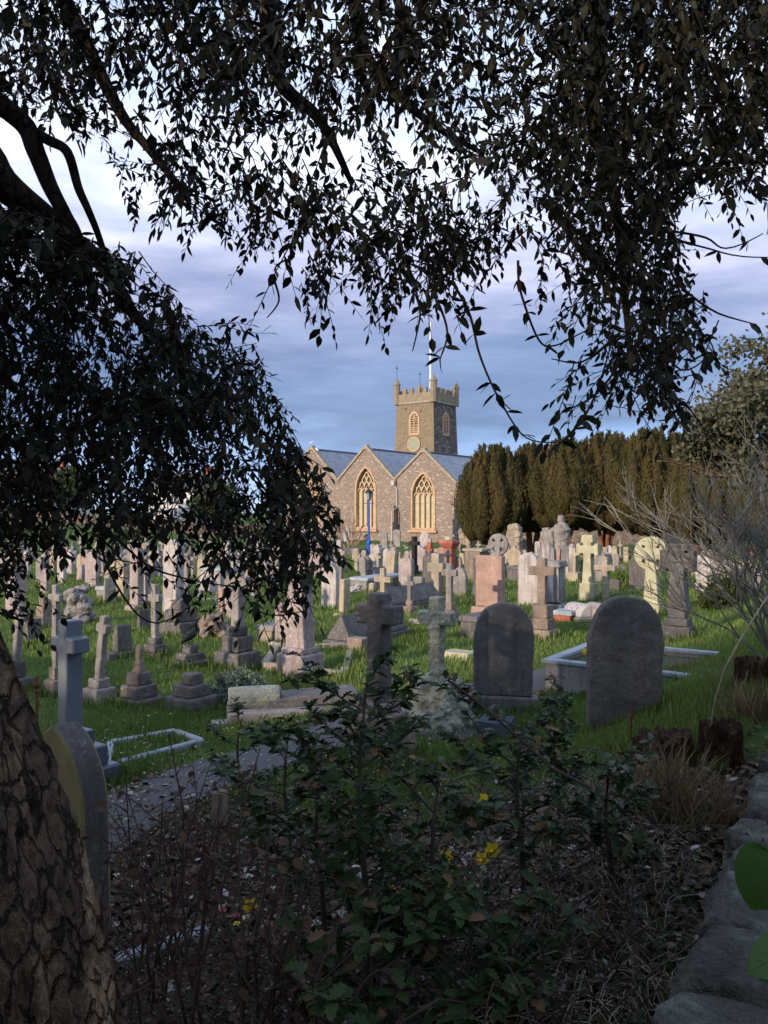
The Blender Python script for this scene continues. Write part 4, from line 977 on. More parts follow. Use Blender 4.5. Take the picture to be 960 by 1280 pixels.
loose(535, 780, (.9, .14, .1), 'grey', 'grey kerbstone beside the crumbling steps', R(-30))
def scroll_tomb():
    P, m = place(345, 903, .3); root = empty('scroll_tomb', P, (0, 0, R(12))); tag(root, 'low mossy tomb with a rolled scroll pillow, beside the silvery shrub', 'tomb')
    MB().box((0.3, .15, -.06), (1.75, .72, .16), .98).build('plinth', 'grey', root, bevel=.02, rough=(.02, .02, .2))
    b = MB().box((.45, .18, .08), (1.2, .5, .12), .9); b.build('tilted_slab', 'dark', root, bevel=.02, rot=(0, R(-3), 0))
    rl = MB().tube([(-.55, .1, .20), (-.4, .1, .2), (.0, .1, .2), (.05, .1, .2)], [.13, .14, .14, .13], 18); rl.build('scroll', 'granite', root, smooth=False, bevel=.01)
    vo = MB(); vo.tube([(.06+.0*k, .1+.012*(12-k)*math.cos(k*.7), .2+.0105*(12-k)*math.sin(k*.7)) for k in range(12)], .010, 5); vo.build('volute', 'grey', root)
scroll_tomb()
# rusted iron finial post and rods
def rod(px, by, h, label, mat='rust', rad=.012):
    P = spot(px, by); m = P.y/F; H = h*m; b = MB().tube([(0, 0, -.1), (0, 0, H*.75)], rad, 6)
    b.lathe([(rad, 0), (rad*2.4, .02), (rad*1.2, .05), (rad*2.6, .09), (rad*.6, .2)], 8, (0, 0, H*.7)); o = b.build('iron_post', mat, loc=P); tag(o, label, 'iron post')
rod(46, 905, 55, 'rusted iron grave post with a finial near the tree trunk', rad=.016)
rod(789, 935, 35, 'thin rusted rod sticking out below the speckled dark headstone', rad=.006)
# crow
def crow():
    root_p = cp.location; P = Vector((root_p.x, root_p.y, root_p.z+27*spot(238, 836).y/F))
    b = MB().tube([(-.20, 0, .05), (-.12, 0, .09), (-.04, 0, .13), (.04, 0, .16), (.08, 0, .2), (.10, 0, .235), (.14, 0, .24), (.19, 0, .225)], [.012, .035, .062, .066, .045, .036, .022, .004], 10)
    for s in (-1, 1): b.tube([(0, s*.025, .10), (.005, s*.025, 0), (.04, s*.025, 0)], .006, 5)
    o = b.build('crow', 'crow', smooth=True, loc=P, rot=(0, 0, R(60))); tag(o, 'black crow standing on a low stepped pedestal', 'crow')
crow()

# ---------------------------------------------------------------- blue lamp post
def lamp():
    P, m = place(461, 694, .0); H = 83*m; root = empty('lamp_post', P); tag(root, 'bright blue lamp post with a glass lantern before the church', 'lamp post')
    MB().lathe([(.17, 0), (.17, .12), (.12, .2), (.13, .75), (.10, .85), (.06, .95), (.06, H-.9), (.045, H-.62)], 12).build('post', 'bluepaint', root)
    MB().tube([(-.3, 0, H-.8), (.3, 0, H-.8)], .02, 6).build('ladder_bar', 'bluepaint', root)
    MB().lathe([(.12, H-.6), (.19, H-.22)], 4).build('lantern_glass', 'lampglass', root)
    MB().lathe([(.25, H-.22), (.24, H-.17), (.12, H-.06), (.05, H), (.02, H+.1)], 8).build('lantern_cap', 'blackmetal', root)
    MB().lathe([(.05, H-.66), (.13, H-.6)], 8).build('lantern_base', 'bluepaint', root)
lamp()

# ---------------------------------------------------------------- boundary walls and houses
def bwall(pts, h, t, label, mat='yardwall'):
    root = None; b = MB(); P = [Vector((x, y, 0)) for x, y in pts]
    for a, c in zip(P[:-1], P[1:]):
        d = (c-a); n = max(1, int(d.length/3)); nn = Vector((-d.y, d.x, 0)).normalized()*t/2
        for k in range(n):
            p, q = a+d*k/n, a+d*(k+1)/n; z0, z1 = T(p.x, p.y), T(q.x, q.y); hh = h*(1+.04*math.sin(p.x))
            b.add([p-nn+Vector((0, 0, z0-.3)), q-nn+Vector((0, 0, z1-.3)), q+nn+Vector((0, 0, z1-.3)), p+nn+Vector((0, 0, z0-.3)), p-nn+Vector((0, 0, z0+hh)), q-nn+Vector((0, 0, z1+hh)), q+nn+Vector((0, 0, z1+hh)), p+nn+Vector((0, 0, z0+hh))],
                  [(3, 2, 1, 0), (4, 5, 6, 7), (0, 1, 5, 4), (2, 3, 7, 6)])
    o = b.build('boundary_wall', mat); tag(o, label, 'wall')
bwall([(8, 60), (22, 58), (60, 50)], 2.0, .5, 'rubble churchyard wall showing under the yew crowns')
bwall([(-70, 84), (-30, 88), (-12, 92)], 1.3, .5, 'low rubble wall along the far left edge of the churchyard')
def house(x, y, wdt, dep, h, rz, label, n=3):
    root = empty('house', (x, y, T(x, y)), (0, 0, rz)); tag(root, label, 'house', 'houses beyond the far churchyard wall')
    MB().prism([(-wdt/2, -1), (wdt/2, -1), (wdt/2, h), (-wdt/2, h)], 0, dep).build('wall', 'housewall', root)
    rf = MB(); e = .3
    rf.add([(-wdt/2-e, -e, h), (wdt/2+e, -e, h), (wdt/2+e, dep+e, h), (-wdt/2-e, dep+e, h), (-wdt/2-e, dep/2, h+dep*.38), (wdt/2+e, dep/2, h+dep*.38)], [(0, 1, 5, 4), (2, 3, 4, 5), (1, 2, 5), (3, 0, 4), (3, 2, 1, 0)])
    r = rf.build('roof', 'slate', root); MB().box((wdt*.36, dep/2, h+dep*.3), (.9, .7, 1.6)).build('chimney', 'red', r)
    for k in range(n):
        for zz in (1.0, h-1.7):
            xx = -wdt/2+(k+.5)*wdt/n; wn = MB().box((xx, -.02, zz), (1.15, .06, 1.25)); wo = wn.build('window', 'housewall' if False else 'houseglass', root)
            fr = MB(); fr.box((xx, -.06, zz-.08), (1.35, .08, .08)); fr.box((xx, -.06, zz+1.25), (1.35, .08, .08)); fr.box((xx-.62, -.06, zz), (.08, .08, 1.25)); fr.box((xx+.62, -.06, zz), (.08, .08, 1.25)); fr.box((xx, -.06, zz), (.06, .06, 1.25)); fr.build('frame', 'whitepaint', wo)
house(-52, 112, 14, 8, 4.6, R(-20), 'white rendered house glimpsed through the leaves at the far left', 4)
house(-31, 118, 10, 8, 4.6, R(-15), 'white house with slate roof behind the hanging leaves, right one')
house(-14, 128, 9, 7, 4.2, R(10), 'white house just left of the church gables')

# ---------------------------------------------------------------- yews
def yew(px, y, H, Rr, label, seed, n=54, nf=480, base=1.0):
    rn = np.random.default_rng(seed); x = (px-480)/F*y
    root = empty('yew_tree', (x, y, T(x, y))); tag(root, label, 'yew tree', 'row of clipped yews right of the church')
    tb = MB(); rr = random.Random(seed)
    for k in range(6):
        a = rr.uniform(0, 6.28); r0 = .18; r1 = Rr*rr.uniform(.35, .7)
        tb.tube([(r0*math.cos(a), r0*math.sin(a), -.1), (r0*1.5*math.cos(a), r0*1.5*math.sin(a), base*.5), (r1*.6*math.cos(a), r1*.6*math.sin(a), base*1.3), (r1*math.cos(a), r1*math.sin(a), H*.55)], [.14, .11, .08, .03], 7)
    tb.build('trunk', 'yewbark', root)
    Ps = []; Ds = []; Ns = []; Ls = []; core = MB()
    for k in range(n):
        r = Rr*math.sqrt((k+.5)/n)*rn.uniform(.88, 1.06); a = k*2.39996+rn.uniform(-.3, .3)
        f = r/Rr
        top = H*(1-.40*max(0, f)**3.2)+rn.uniform(-.13, .10); bot = base + rn.uniform(-.35, .35) + .9*max(0, f-.7)/.3*.5
        pr = rn.uniform(.42, .72)
        bx, by = r*.62*math.cos(a), r*.62*math.sin(a); tx, ty = r*.97*math.cos(a), r*.97*math.sin(a)
        bulge = Rr*.12
        def ax(t):
            e = math.sin(math.pi*min(1, t*1.0))*bulge*f
            q = t**.5
            return np.array([bx+(tx-bx)*q+e*math.cos(a), by+(ty-by)*q+e*math.sin(a), bot+(top-bot)*t])
        prof = lambda t: pr*(math.sin(math.pi*min(1, .12+t*.88))**.55)*(1.0 if t < .8 else 1-(t-.8)*2.2)
        ts = [0, .15, .4, .65, .85, 1]
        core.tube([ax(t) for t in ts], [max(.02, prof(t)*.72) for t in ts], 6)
        tt = rn.random(nf)**.9; aa = rn.uniform(0, 2*math.pi, nf)
        for t, a2 in zip(tt, aa):
            c = ax(t); p = max(.04, prof(t)); o = np.array([math.cos(a2), math.sin(a2), 0])
            Ps.append(c+o*p*rn.uniform(.6, 1.17)); d = o*rn.uniform(.15, .75)+np.array([0, 0, 1.])+rn.normal(size=3)*.33; Ds.append(d); Ns.append(o+rn.normal(size=3)*.4); Ls.append(rn.uniform(.08, .19))
    core.build('inner_growth', 'yewcore', root, smooth=True)
    rv = np.clip(.5+.25*np.sin(np.array(Ps)[:, 0]*3+np.array(Ps)[:, 2]*.8)+rn.normal(size=len(Ps))*.25, 0, 1)
    leaves('crown', Ps, Ds, Ns, Ls, T_FLAKE, 'yewleaf', root, rnd=rv, wid=1.7)
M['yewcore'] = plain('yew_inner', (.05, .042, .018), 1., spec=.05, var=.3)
yew(616, 44, 6.15, 1.85, 'leftmost yew of the row, next to the church', 1)
yew(665, 45.5, 6.25, 1.6, 'second yew from the left, slightly set back', 2, n=50, base=1.6)
yew(705, 43, 6.3, 1.85, 'third yew from the left, over the reddish stems', 3, base=1.7)
yew(757, 43.5, 6.65, 2.1, 'fourth yew from the left, behind the yellowish cross', 4, n=70, base=1.6)
yew(815, 42, 6.75, 2.1, 'fifth yew from the left, behind the wheel headed cross', 5, n=70, base=1.5)
yew(878, 40, 6.1, 1.9, 'sixth yew from the left, behind the bare twigs', 6, n=56, nf=220)
yew(945, 39, 5.9, 2.0, 'rightmost yew of the row, at the edge behind the twigs', 7, n=56, nf=220)

# ---------------------------------------------------------------- broadleaf trees built from limbs and leaf clumps
def limbs(mb, p, d, r, L_, depth, rn, ends, gn=5, spread=.55, drop=0.):
    n = 4; pts = [p]; q = p.copy(); dd = d.copy()
    for k in range(n):
        dd = (dd + Vector((rn.uniform(-1, 1), rn.uniform(-1, 1), rn.uniform(-.7, 1)-drop))*.16).normalized(); q = q+dd*L_/n; pts.append(q)
    mb.tube(pts, [r*(1-.42*k/n) for k in range(n+1)], gn, cap=False)
    if depth == 0: ends.append((q, dd)); return
    for k in range(rn.choice([2, 3, 3])):
        nd = (dd + Vector((rn.uniform(-1, 1), rn.uniform(-1, 1), rn.uniform(-.6, .9)))*spread).normalized()
        limbs(mb, pts[-1] if k else pts[-2], nd, r*(.58 if gn > 4 else .66), L_*rn.uniform(.62, .85), depth-1, rn, ends, gn, spread, drop)
def leafy_tree(x, y, H, crown_r, label, mat, seed, nl=14000, ls=.09, barkm='bark', base=.35, name='broadleaf_tree', group=None, cl=.55):
    rn = random.Random(seed); rg = np.random.default_rng(seed)
    root = empty(name, (x, y, T(x, y))); tag(root, label, 'tree', group)
    tb = MB(); ends = []
    tb.tube([(0, 0, -.2), (.03*H, 0, H*base*.5), (0, .02*H, H*base)], [H*.035, H*.028, H*.024], 9)
    for k in range(6):
        a = k*1.05+rn.uniform(-.3, .3); limbs(tb, Vector((0, .02*H, H*base*(1-.08*k))), Vector((math.cos(a)*.8, math.sin(a)*.8, rn.uniform(.35, 1.3))).normalized(), H*.014, H*.22, 3, rn, ends)
    tb.build('trunk', barkm, root)
    E = np.array([list(e[0]) for e in ends]); c = np.array([0, 0, H*.62]); rad = np.array([crown_r, crown_r, H*.40])
    v = (E-c)/rad; nn = np.linalg.norm(v, axis=1, keepdims=True); E = c+v/np.maximum(1, nn)*rad
    extra = rdir(len(E))*np.sqrt(rg.uniform(.3, 1, (len(E), 1)))*rad*np.array([1, 1, .95])+c
    E = np.concatenate([E, extra]); idx = rg.integers(0, len(E), nl)
    P = E[idx]+rg.normal(size=(nl, 3))*cl*np.array([.5, .5, .32])
    D = rdir(nl); D[:, 2] -= .2; leaves('crown', P, D, rdir(nl)+np.array([0, 0, .8]), rg.uniform(.7, 1.3, nl)*ls, T_ROUND, mat, root)
leafy_tree(12.6, 24, 7.6, 3.1, 'grey green tree with fine foliage at the right edge, above the twigs', 'oliveleaf', 21, nl=30000, ls=.13, cl=.6)
leafy_tree(-60, 100, 9, 5, 'round green tree behind the far left wall', 'farleaf', 22, nl=7000, ls=.4, cl=1.3, group='trees beyond the far left wall')
leafy_tree(-41, 104, 7, 4, 'small green tree between the two white houses', 'farleaf', 23, nl=6000, ls=.35, cl=1.2, group='trees beyond the far left wall')
leafy_tree(-22, 106, 6, 3.5, 'low green tree left of the church', 'farleaf', 24, nl=6000, ls=.35, cl=1.1, group='trees beyond the far left wall')
# unseen trees added out of frame left, keeping low sun off the foreground
for i, (x, y, H, r) in enumerate([(-11.5, 5.5, 2.6, 1.8), (-11.0, 1.5, 3.4, 2.2), (-8.5, -2.5, 6.5, 3.2), (-6.0, -7., 7., 3.4), (-2., -9.5, 7.0, 3.4)]):
    leafy_tree(x, y, H, r, ['unseen leafy shrub tree out to the left, added for shade', 'unseen evergreen tree left of the big trunk, added for shade', 'unseen spreading tree behind and left of the wall, added for shade', 'unseen tall tree at the rear left, added for shade', 'unseen tree to the rear behind the wall, added for shade'][i], 'oakleaf', 40+i, nl=9000, ls=.2, cl=.7, base=.2)

# ---------------------------------------------------------------- bare shrubs
def bare_shrub(P, mat, label, seed, n=9, L_=.8, r=.02, depth=4, spread=.6, lean=(0, 0, 0), group=None):
    rn = random.Random(seed); root = empty('bare_shrub', P); tag(root, label, 'shrub', group); mb = MB(); ends = []
    for k in range(n):
        a = rn.uniform(0, 6.28); d = Vector((math.cos(a)*.5+lean[0], math.sin(a)*.5+lean[1], 1+lean[2])).normalized()
        limbs(mb, Vector((rn.uniform(-.1, .1), rn.uniform(-.1, .1), -.05)), d, r, L_*rn.uniform(.7, 1.2), depth, rn, ends, 4, spread)
    mb.build('branches', mat, root); return root
bare_shrub(spot(436, 692), 'redstem', 'bare pinkish stemmed shrub left of the lamp post', 3, n=10, L_=1.0, r=.05, depth=2, spread=.35)
Ps = spot(945, 838)
bare_shrub(Ps+Vector((.35, .1, 0)), 'greytwig', 'tangled leafless grey shrub at the right edge', 5, n=13, L_=.84, r=.021, depth=4, spread=.62, lean=(-.45, 0, .15))
bare_shrub(Ps+Vector((1.0, .9, 0)), 'greytwig', 'second leafless grey shrub behind the tangled one at the right edge', 8, n=11, L_=.98, r=.024, depth=4, spread=.6, lean=(-.35, 0, .3))
def dryvine():
    b = MB(); pts = [wp(*q) for q in ((960, 745, 5.0), (925, 800, 5.1), (905, 838, 5.2), (893, 880, 5.3), (888, 915, 5.4))]
    b.tube(pts, .006, 5); o = b.build('dry_stem', 'drystem'); tag(o, 'long pale dry stem slanting down at the right edge', 'stem')
M['drystem'] = plain('pale_dry_stem', (.42, .36, .27), .8, var=.2)
dryvine()

M['mossleaf'] = leafmat('moss_tuft', (.02, .025, .008), (.06, .07, .022), rough=.95, trans=.1)
# ---------------------------------------------------------------- roadside stone wall the photo is taken over
def near_wall():
    root = empty('field_stone_wall', (W0.x, W0.y, .5), (0, 0, math.atan2(WD.y, WD.x))); tag(root, 'old dry stone wall running away along the right edge of the foreground', 'wall')
    rn = random.Random(5); zt = 1.5-.5
    # local x along the wall, y to its left; the wall lies at y in (-.62, 0)
    MB().box((3.5, -.36, -.6), (11, .5, .6+zt-.12)).build('core', 'wallstone', root)
    me_v = []; me_f = []
    def stone_at(x, y, z, a, b_, c):
        bm = bmesh.new(); bmesh.ops.create_cube(bm, size=2); bmesh.ops.subdivide_edges(bm, edges=bm.edges, cuts=7, use_grid_fill=True)
        off = Vector((rn.random()*90, rn.random()*90, 0)); o = len(me_v)
        for v in bm.verts:
            p = v.co.copy(); l = max(abs(p.x), abs(p.y), abs(p.z)); s = p.normalized()*l*1.12
            p = p.lerp(s, .42)
            k = 1+.17*mnoise.noise(p*.9+off)+.09*mnoise.noise(p*3+off)+.03*mnoise.noise(p*9+off)
            me_v.append((x+p.x*a*k, y+p.y*b_*k, z+p.z*c*(1+.22*mnoise.noise(p*1.3+off*2)+.1*mnoise.noise(p*4+off))))
        for f in bm.faces: me_f.append([o+v.index for v in f.verts])
        bm.free()
    for row in range(6):
        x = -1.2+rn.uniform(0, .3); hz = .085 if row else .07
        while x < 8.5:
            L_ = rn.uniform(.16, .34); z = zt-.03-row*.17+rn.uniform(-.015, .015)
            if row == 0:
                stone_at(x+L_/2, -.17+rn.uniform(-.02, .02), z, L_/2-.002, .185, rn.uniform(.05, .085)); stone_at(x+L_/2+.05, -.5, z+rn.uniform(-.02, .02), L_/2-.003, .165, rn.uniform(.05, .08))
            else:
                stone_at(x+L_/2, -.10, z, L_/2+.01, .11, hz); 
            x += L_*.98
    rg = np.random.default_rng(3); n = 9000; V = np.array(me_v); idx = rg.integers(0, len(V), n*3); Q = V[idx]
    nv = np.array([mnoise.noise(Vector(q)*2.2) for q in Q]); Q = Q[(nv > .12) & (Q[:, 2] > .75)][:n]
    leaves('moss', Q, rdir(len(Q))+np.array([0, 0, .3]), rdir(len(Q)), rg.uniform(.006, .016, len(Q)), T_ROUND, 'mossleaf', root)
    o = np_mesh('coursed_stones', np.array(me_v), np.array(me_f), 'wallstone', root, smooth=True)
near_wall()

# ---------------------------------------------------------------- holm oak: trunk, limbs, twigs and leaves
OAK = empty('holm_oak', (-1.02, 2.15, T(-1.02, 2.15))); tag(OAK, 'big evergreen oak, trunk leaning in at the left, boughs hanging overhead', 'tree')
OW = OAK.location.copy()
def rel(p): return Vector(p)-OW
def oak_trunk():
    # right edge of the trunk passes pixels (150,1280), (95,1060), (35,880), (0,800) at about 2 m
    path = [(-.97, 2.05, .2), (-.96, 2.05, .9), (-.98, 2.05, 1.15), (-1.04, 2.05, 1.46), (-1.11, 2.04, 1.68), (-1.27, 2.02, 2.07), (-1.5, 2.0, 2.6), (-1.72, 2.1, 3.3)]
    rad = [.36, .31, .295, .28, .27, .265, .25, .225]
    pts = []; rs = []
    for i in range(len(path)-1):
        for k in range(34):
            t = k/34; pts.append(Vector(path[i]).lerp(Vector(path[i+1]), t)); rs.append(rad[i]*(1-t)+rad[i+1]*t)
    n = 160; V = []
    for i, (p, r) in enumerate(zip(pts, rs)):
        for k in range(n):
            a = 2*math.pi*k/n; d = Vector((math.cos(a), math.sin(a), 0)); q = Vector((d.x*2.2, d.y*2.2, p.z*1.1))
            kk = 1-.16*abs(mnoise.noise(Vector((d.x*7, d.y*7, p.z*6+3))))-.09*abs(mnoise.noise(Vector((d.x*18, d.y*18, p.z*9))))+.10*mnoise.noise(q)+.05*mnoise.noise(Vector((d.x*9, d.y*9, p.z*5)))+.035*abs(mnoise.noise(Vector((d.x*22, d.y*22, p.z*16))))-.03*abs(mnoise.noise(Vector((d.x*14, d.y*14, p.z*3))))
            V.append(rel(p+d*r*kk))
    Fq = np.array([(i*n+k, i*n+(k+1) % n, (i+1)*n+(k+1) % n, (i+1)*n+k) for i in range(len(pts)-1) for k in range(n)])
    np_mesh('trunk', np.array([list(v) for v in V]), Fq, 'bark', OAK, smooth=True)
oak_trunk()
def limb(pts, r0, r1, mat='limbbark', n=10, name='limb', jit=.0, out=None):
    P = [Vector(p) for p in pts]; Q = []
    for i in range(len(P)-1):
        p0 = P[max(i-1, 0)]; p1 = P[i]; p2 = P[i+1]; p3 = P[min(i+2, len(P)-1)]
        for k in range(5):
            t = k/5; Q.append(.5*((2*p1)+(p2-p0)*t+(2*p0-5*p1+4*p2-p3)*t*t+(3*p1-p0-3*p2+p3)*t**3))
    Q.append(P[-1])
    if jit: Q = [q+Vector((mnoise.noise(q*4), mnoise.noise(q*4+Vector((9, 0, 0))), mnoise.noise(q*4+Vector((0, 9, 0)))))*jit for q in Q]
    if out is not None: out.append(Q)
    m_ = len(Q); return MB().tube([rel(q) for q in Q], [r0+(r1-r0)*(k/(m_-1)) for k in range(m_)], n).build(name, mat, OAK, smooth=True)
top = Vector((-1.72, 2.2, 3.6))
limb([(-1.7, 2.1, 3.2), wp(-60, 180, 2.55), wp(0, 232, 2.7), wp(60, 272, 2.9), wp(110, 318, 3.1), wp(170, 390, 3.4), wp(240, 470, 3.7)], .075, .015, jit=.03)
limb([top, (-1.6, 2.5, 4.6), (-1.2, 3.0, 5.3), (-.2, 3.6, 5.6), (1.2, 3.9, 5.4), (2.6, 4.3, 5.0)], .2, .05)
limb([top, (-1.9, 1.6, 4.6), (-1.5, .6, 5.5), (-.5, -.6, 6.0), (.6, -1.8, 6.1)], .18, .05)
limb([top, (-2.4, 3.0, 4.5), (-2.9, 4.2, 5.2), (-3.2, 5.4, 5.6)], .17, .04)
limb([wp(-60, 90, 2.9), wp(25, 150, 3.0), wp(45, 190, 3.0), wp(62, 232, 3.0), wp(82, 270, 3.0), wp(98, 300, 3.05), wp(120, 380, 3.2)], .042, .018)
limb([wp(30, 158, 3.0), wp(60, 175, 3.0), wp(84, 190, 3.0), wp(98, 235, 3.0), wp(110, 262, 3.0), wp(125, 300, 3.05), wp(150, 380, 3.2)], .022, .010)
limb([wp(60, -40, 3.3), wp(110, 60, 3.3), wp(150, 140, 3.3), wp(185, 185, 3.3), wp(225, 235, 3.3)], .035, .012)
limb([wp(430, -60, 3.6), wp(455, 60, 3.5), wp(495, 115, 3.4), wp(540, 155, 3.4), wp(600, 190, 3.4)], .03, .010)
limb([wp(500, -60, 3.2), wp(497, 60, 3.2), wp(496, 160, 3.2)], .02, .008)
limb([wp(760, -60, 3.6), wp(740, 120, 3.6), wp(770, 260, 3.6), wp(782, 380, 3.6), wp(790, 470, 3.6)], .04, .008)
limb([wp(330, -60, 3.8), wp(345, 90, 3.8), wp(400, 150, 3.7), wp(440, 230, 3.7)], .05, .012)
limb([wp(900, -60, 3.6), wp(860, 60, 3.6), wp(840, 160, 3.6), wp(820, 240, 3.6)], .04, .01)
stems = [((625, 265, 2.9), (600, 300, 2.9), (565, 315, 2.9)), ((560, 350, 2.7), (585, 400, 2.7), (600, 450, 2.7), (622, 500, 2.7), (655, 545, 2.7), (700, 552, 2.7)),
         ((700, 552, 2.7), (725, 530, 2.7), (742, 500, 2.7), (760, 440, 2.7), (770, 400, 2.7)), ((818, 275, 3.), (850, 300, 3.), (900, 318, 3.), (955, 324, 3.)), ((830, 285, 3.), (880, 300, 3.), (905, 312, 3.), (950, 292, 3.)),
         ((645, 330, 3.), (652, 370, 3.), (672, 420, 3.), (695, 426, 3.), (740, 415, 3.), (775, 400, 3.)), ((820, 300, 2.9), (850, 350, 2.9), (870, 400, 2.9), (890, 430, 2.9), (892, 450, 2.9)), ((850, 350, 2.9), (900, 385, 2.9), (950, 400, 2.9)),
         ((770, 420, 2.8), (730, 450, 2.8), (690, 452, 2.8)), ((780, 440, 2.8), (745, 490, 2.8), (700, 520, 2.8)), ((800, 400, 3.), (850, 460, 3.), (890, 440, 3.)), ((800, 430, 2.9), (850, 500, 2.9), (872, 520, 2.9), (905, 560, 2.9)),
         ((515, 365, 2.7), (520, 395, 2.7), (510, 440, 2.7)), ((540, 375, 2.7), (555, 420, 2.7), (545, 455, 2.7)), ((345, 340, 3.), (350, 370, 3.), (330, 395, 3.)), ((125, 680, 3.), (150, 740, 3.), (200, 780, 3.), (255, 742, 3.)),
         ((130, 660, 3.), (180, 700, 3.), (240, 725, 3.), (300, 735, 3.)), ((250, 640, 3.2), (280, 700, 3.2), (310, 748, 3.2), (340, 765, 3.2), (385, 762, 3.2)), ((60, 600, 3.1), (95, 660, 3.1), (130, 700, 3.1), (200, 710, 3.1)), ((300, 560, 3.3), (350, 640, 3.3), (385, 690, 3.3))]
stem_curves = []
for s_ in stems: limb([wp(*q) for q in s_], .0055, .002, 'twig', 5, 'hanging_stem', jit=.03, out=stem_curves)

def inpoly(px, py, poly):
    c = False; n = len(poly); j = n-1
    for i in range(n):
        xi, yi = poly[i]; xj, yj = poly[j]
        if (yi > py) != (yj > py) and px < (xj-xi)*(py-yi)/(yj-yi)+xi: c = not c
        j = i
    return c
UP = [(-160, -160), (1120, -160), (1120, 230), (960, 215), (935, 255), (905, 268), (880, 245), (850, 262), (842, 300), (848, 340), (880, 390), (888, 425), (858, 440), (850, 480), (845, 515), (800, 500), (770, 515), (752, 490), (765, 440), (740, 395), (712, 380), (690, 330), (672, 300),
      (640, 318), (632, 350), (610, 372), (585, 360), (560, 385), (535, 370), (500, 380), (478, 425), (462, 395), (440, 330), (425, 335), (412, 380), (390, 388), (362, 345), (330, 350), (312, 368), (302, 335), (290, 290), (268, 270), (250, 300), (225, 318), (190, 290), (150, 245), (120, 190), (60, 145), (-20, 125), (-160, 150)]
LEFT = [(-160, 215), (0, 235), (55, 290), (110, 300), (160, 300), (200, 335), (235, 392), (300, 400), (325, 430), (345, 470), (350, 520), (362, 560), (385, 600), (412, 628), (400, 660), (398, 700), (372, 745), (330, 720), (300, 700), (240, 705), (190, 680), (130, 700), (90, 700), (40, 715), (-160, 740)]
THIN = [(690, 380), (895, 380), (880, 560), (700, 520)]
HOLES = [(205, 395, 0, 0), (430, 205, 26, 34), (500, 180, 24, 34), (545, 115, 18, 30), (345, 195, 26, 26), (440, 300, 18, 20), (590, 245, 30, 34), (600, 165, 14, 20), (395, 215, 20, 22), (180, 130, 22, 20), (228, 150, 24, 20), (130, 20, 16, 14), (650, 280, 22, 26), (560, 250, 10, 16), (480, 330, 14, 20), (120, 470, 16, 20),
         (30, 460, 14, 22), (80, 610, 16, 18), (300, 580, 14, 16), (860, 330, 22, 20), (700, 90, 10, 14), (835, 150, 12, 14), (930, 95, 26, 16), (525, 290, 14, 16), (260, 230, 12, 12), (20, 560, 14, 16), (160, 620, 14, 10)]
def hole(px, py):
    for hx, hy, a, b in HOLES:
        if a and ((px-hx)/a)**2+((py-hy)/b)**2 < 1: return True
    return False
def proj(p): return (480+p[0]/p[1]*F, 640-(p[2]-EYE)/p[1]*F)
sp_anchor = []
def sprigs(poly, n, d0, d1, rn, dens=lambda x, y: 1., droop=.55, Lr=(.22, .42), nleaf=(9, 15), ll=(.028, .062)):
    xs = [p[0] for p in poly]; ys = [p[1] for p in poly]; P = []; D = []; Nn = []; Ls = []; tw = MB(); c = 0; tries = 0
    while c < n and tries < n*40:
        tries += 1
        px, py = rn.uniform(min(xs), max(xs)), rn.uniform(min(ys), max(ys))
        if not inpoly(px, py, poly): continue
        d = rn.uniform(d0, d1)
        if rn.random() > dens(px, py): continue
        p = wp(px, py, d)
        edge = rn.random() < .6; L_ = rn.uniform(*Lr); a = rn.uniform(0, 2*math.pi); dr = Vector((math.cos(a), math.sin(a)*.8, rn.uniform(-1.4, .5)-droop)).normalized()
        pts = [p]; dd = dr.copy()
        for k in range(4): dd = (dd+Vector((rn.uniform(-.2, .2), rn.uniform(-.2, .2), rn.uniform(-.25, .1)))).normalized(); pts.append(pts[-1]+dd*L_/4)
        ok = True
        for q in (pts[2], pts[4]):
            x_, y_ = proj(q)
            x_ += 26*mnoise.noise(Vector((x_*.03, y_*.03, 4))); y_ += 26*mnoise.noise(Vector((x_*.03, y_*.03, 8)))
            if (not inpoly(x_, y_, poly) and not (edge and q is pts[4] and rn.random() < .5)) or (hole(x_, y_) and rn.random() < .8): ok = False
        if not ok: continue
        c += 1; tw.tube([rel(q) for q in pts], [.0028, .0024, .002, .0016, .001], 3, cap=False)
        nl = rn.randint(*nleaf)
        for k in range(nl):
            t = (k+.6)/nl*4; i = min(3, int(t)); b = pts[i].lerp(pts[i+1], t-i); ax = (pts[i+1]-pts[i]).normalized()
            sd = ax.orthogonal(); sd.rotate(Matrix.Rotation(k*2.4+rn.uniform(-.4, .4), 3, ax))
            ld = (ax*rn.uniform(.4, .9)+sd*.8+Vector((0, 0, -.35))).normalized()
            if k == nl-1: ld = ax
            P.append(rel(b)); D.append(ld); Nn.append(Vector((rn.uniform(-.7, .7), rn.uniform(-.7, .7), 1))); Ls.append(rn.uniform(*ll))
    return P, D, Nn, Ls, tw
rn = random.Random(3)
def nz(px, py, s=.016, o=0.): return mnoise.noise(Vector((px*s+o, py*s, 1.7)))
def densU(x, y):
    k = .55+.9*nz(x, y)+.5*nz(x, y, .05, 7)
    if y > 380: k += .15
    if x > 680 and y < 280: k += .35
    if y < 90: k += .1
    return max(.10, min(1, k))
def densL(x, y): return max(.05, min(1, .55+.9*nz(x, y, .014, 3)+.6*nz(x, y, .045, 9) + (.3 if 300 < y < 600 and x < 260 else 0)))
for nm, poly, n, d0, d1, dn in (('foliage', UP, 3100, 2.4, 5.2, densU), ('foliage', LEFT, 1500, 2.6, 4.8, densL)):
    P, D, Nn, Ls, tw = sprigs(poly, n, d0, d1, rn, dn)
    leaves(nm, P, D, Nn, Ls, T_OAK, 'oakleaf', OAK, wid=rng.uniform(.75, 1.35, (len(P), 1, 1))); tw.build('twigs', 'twig', OAK)
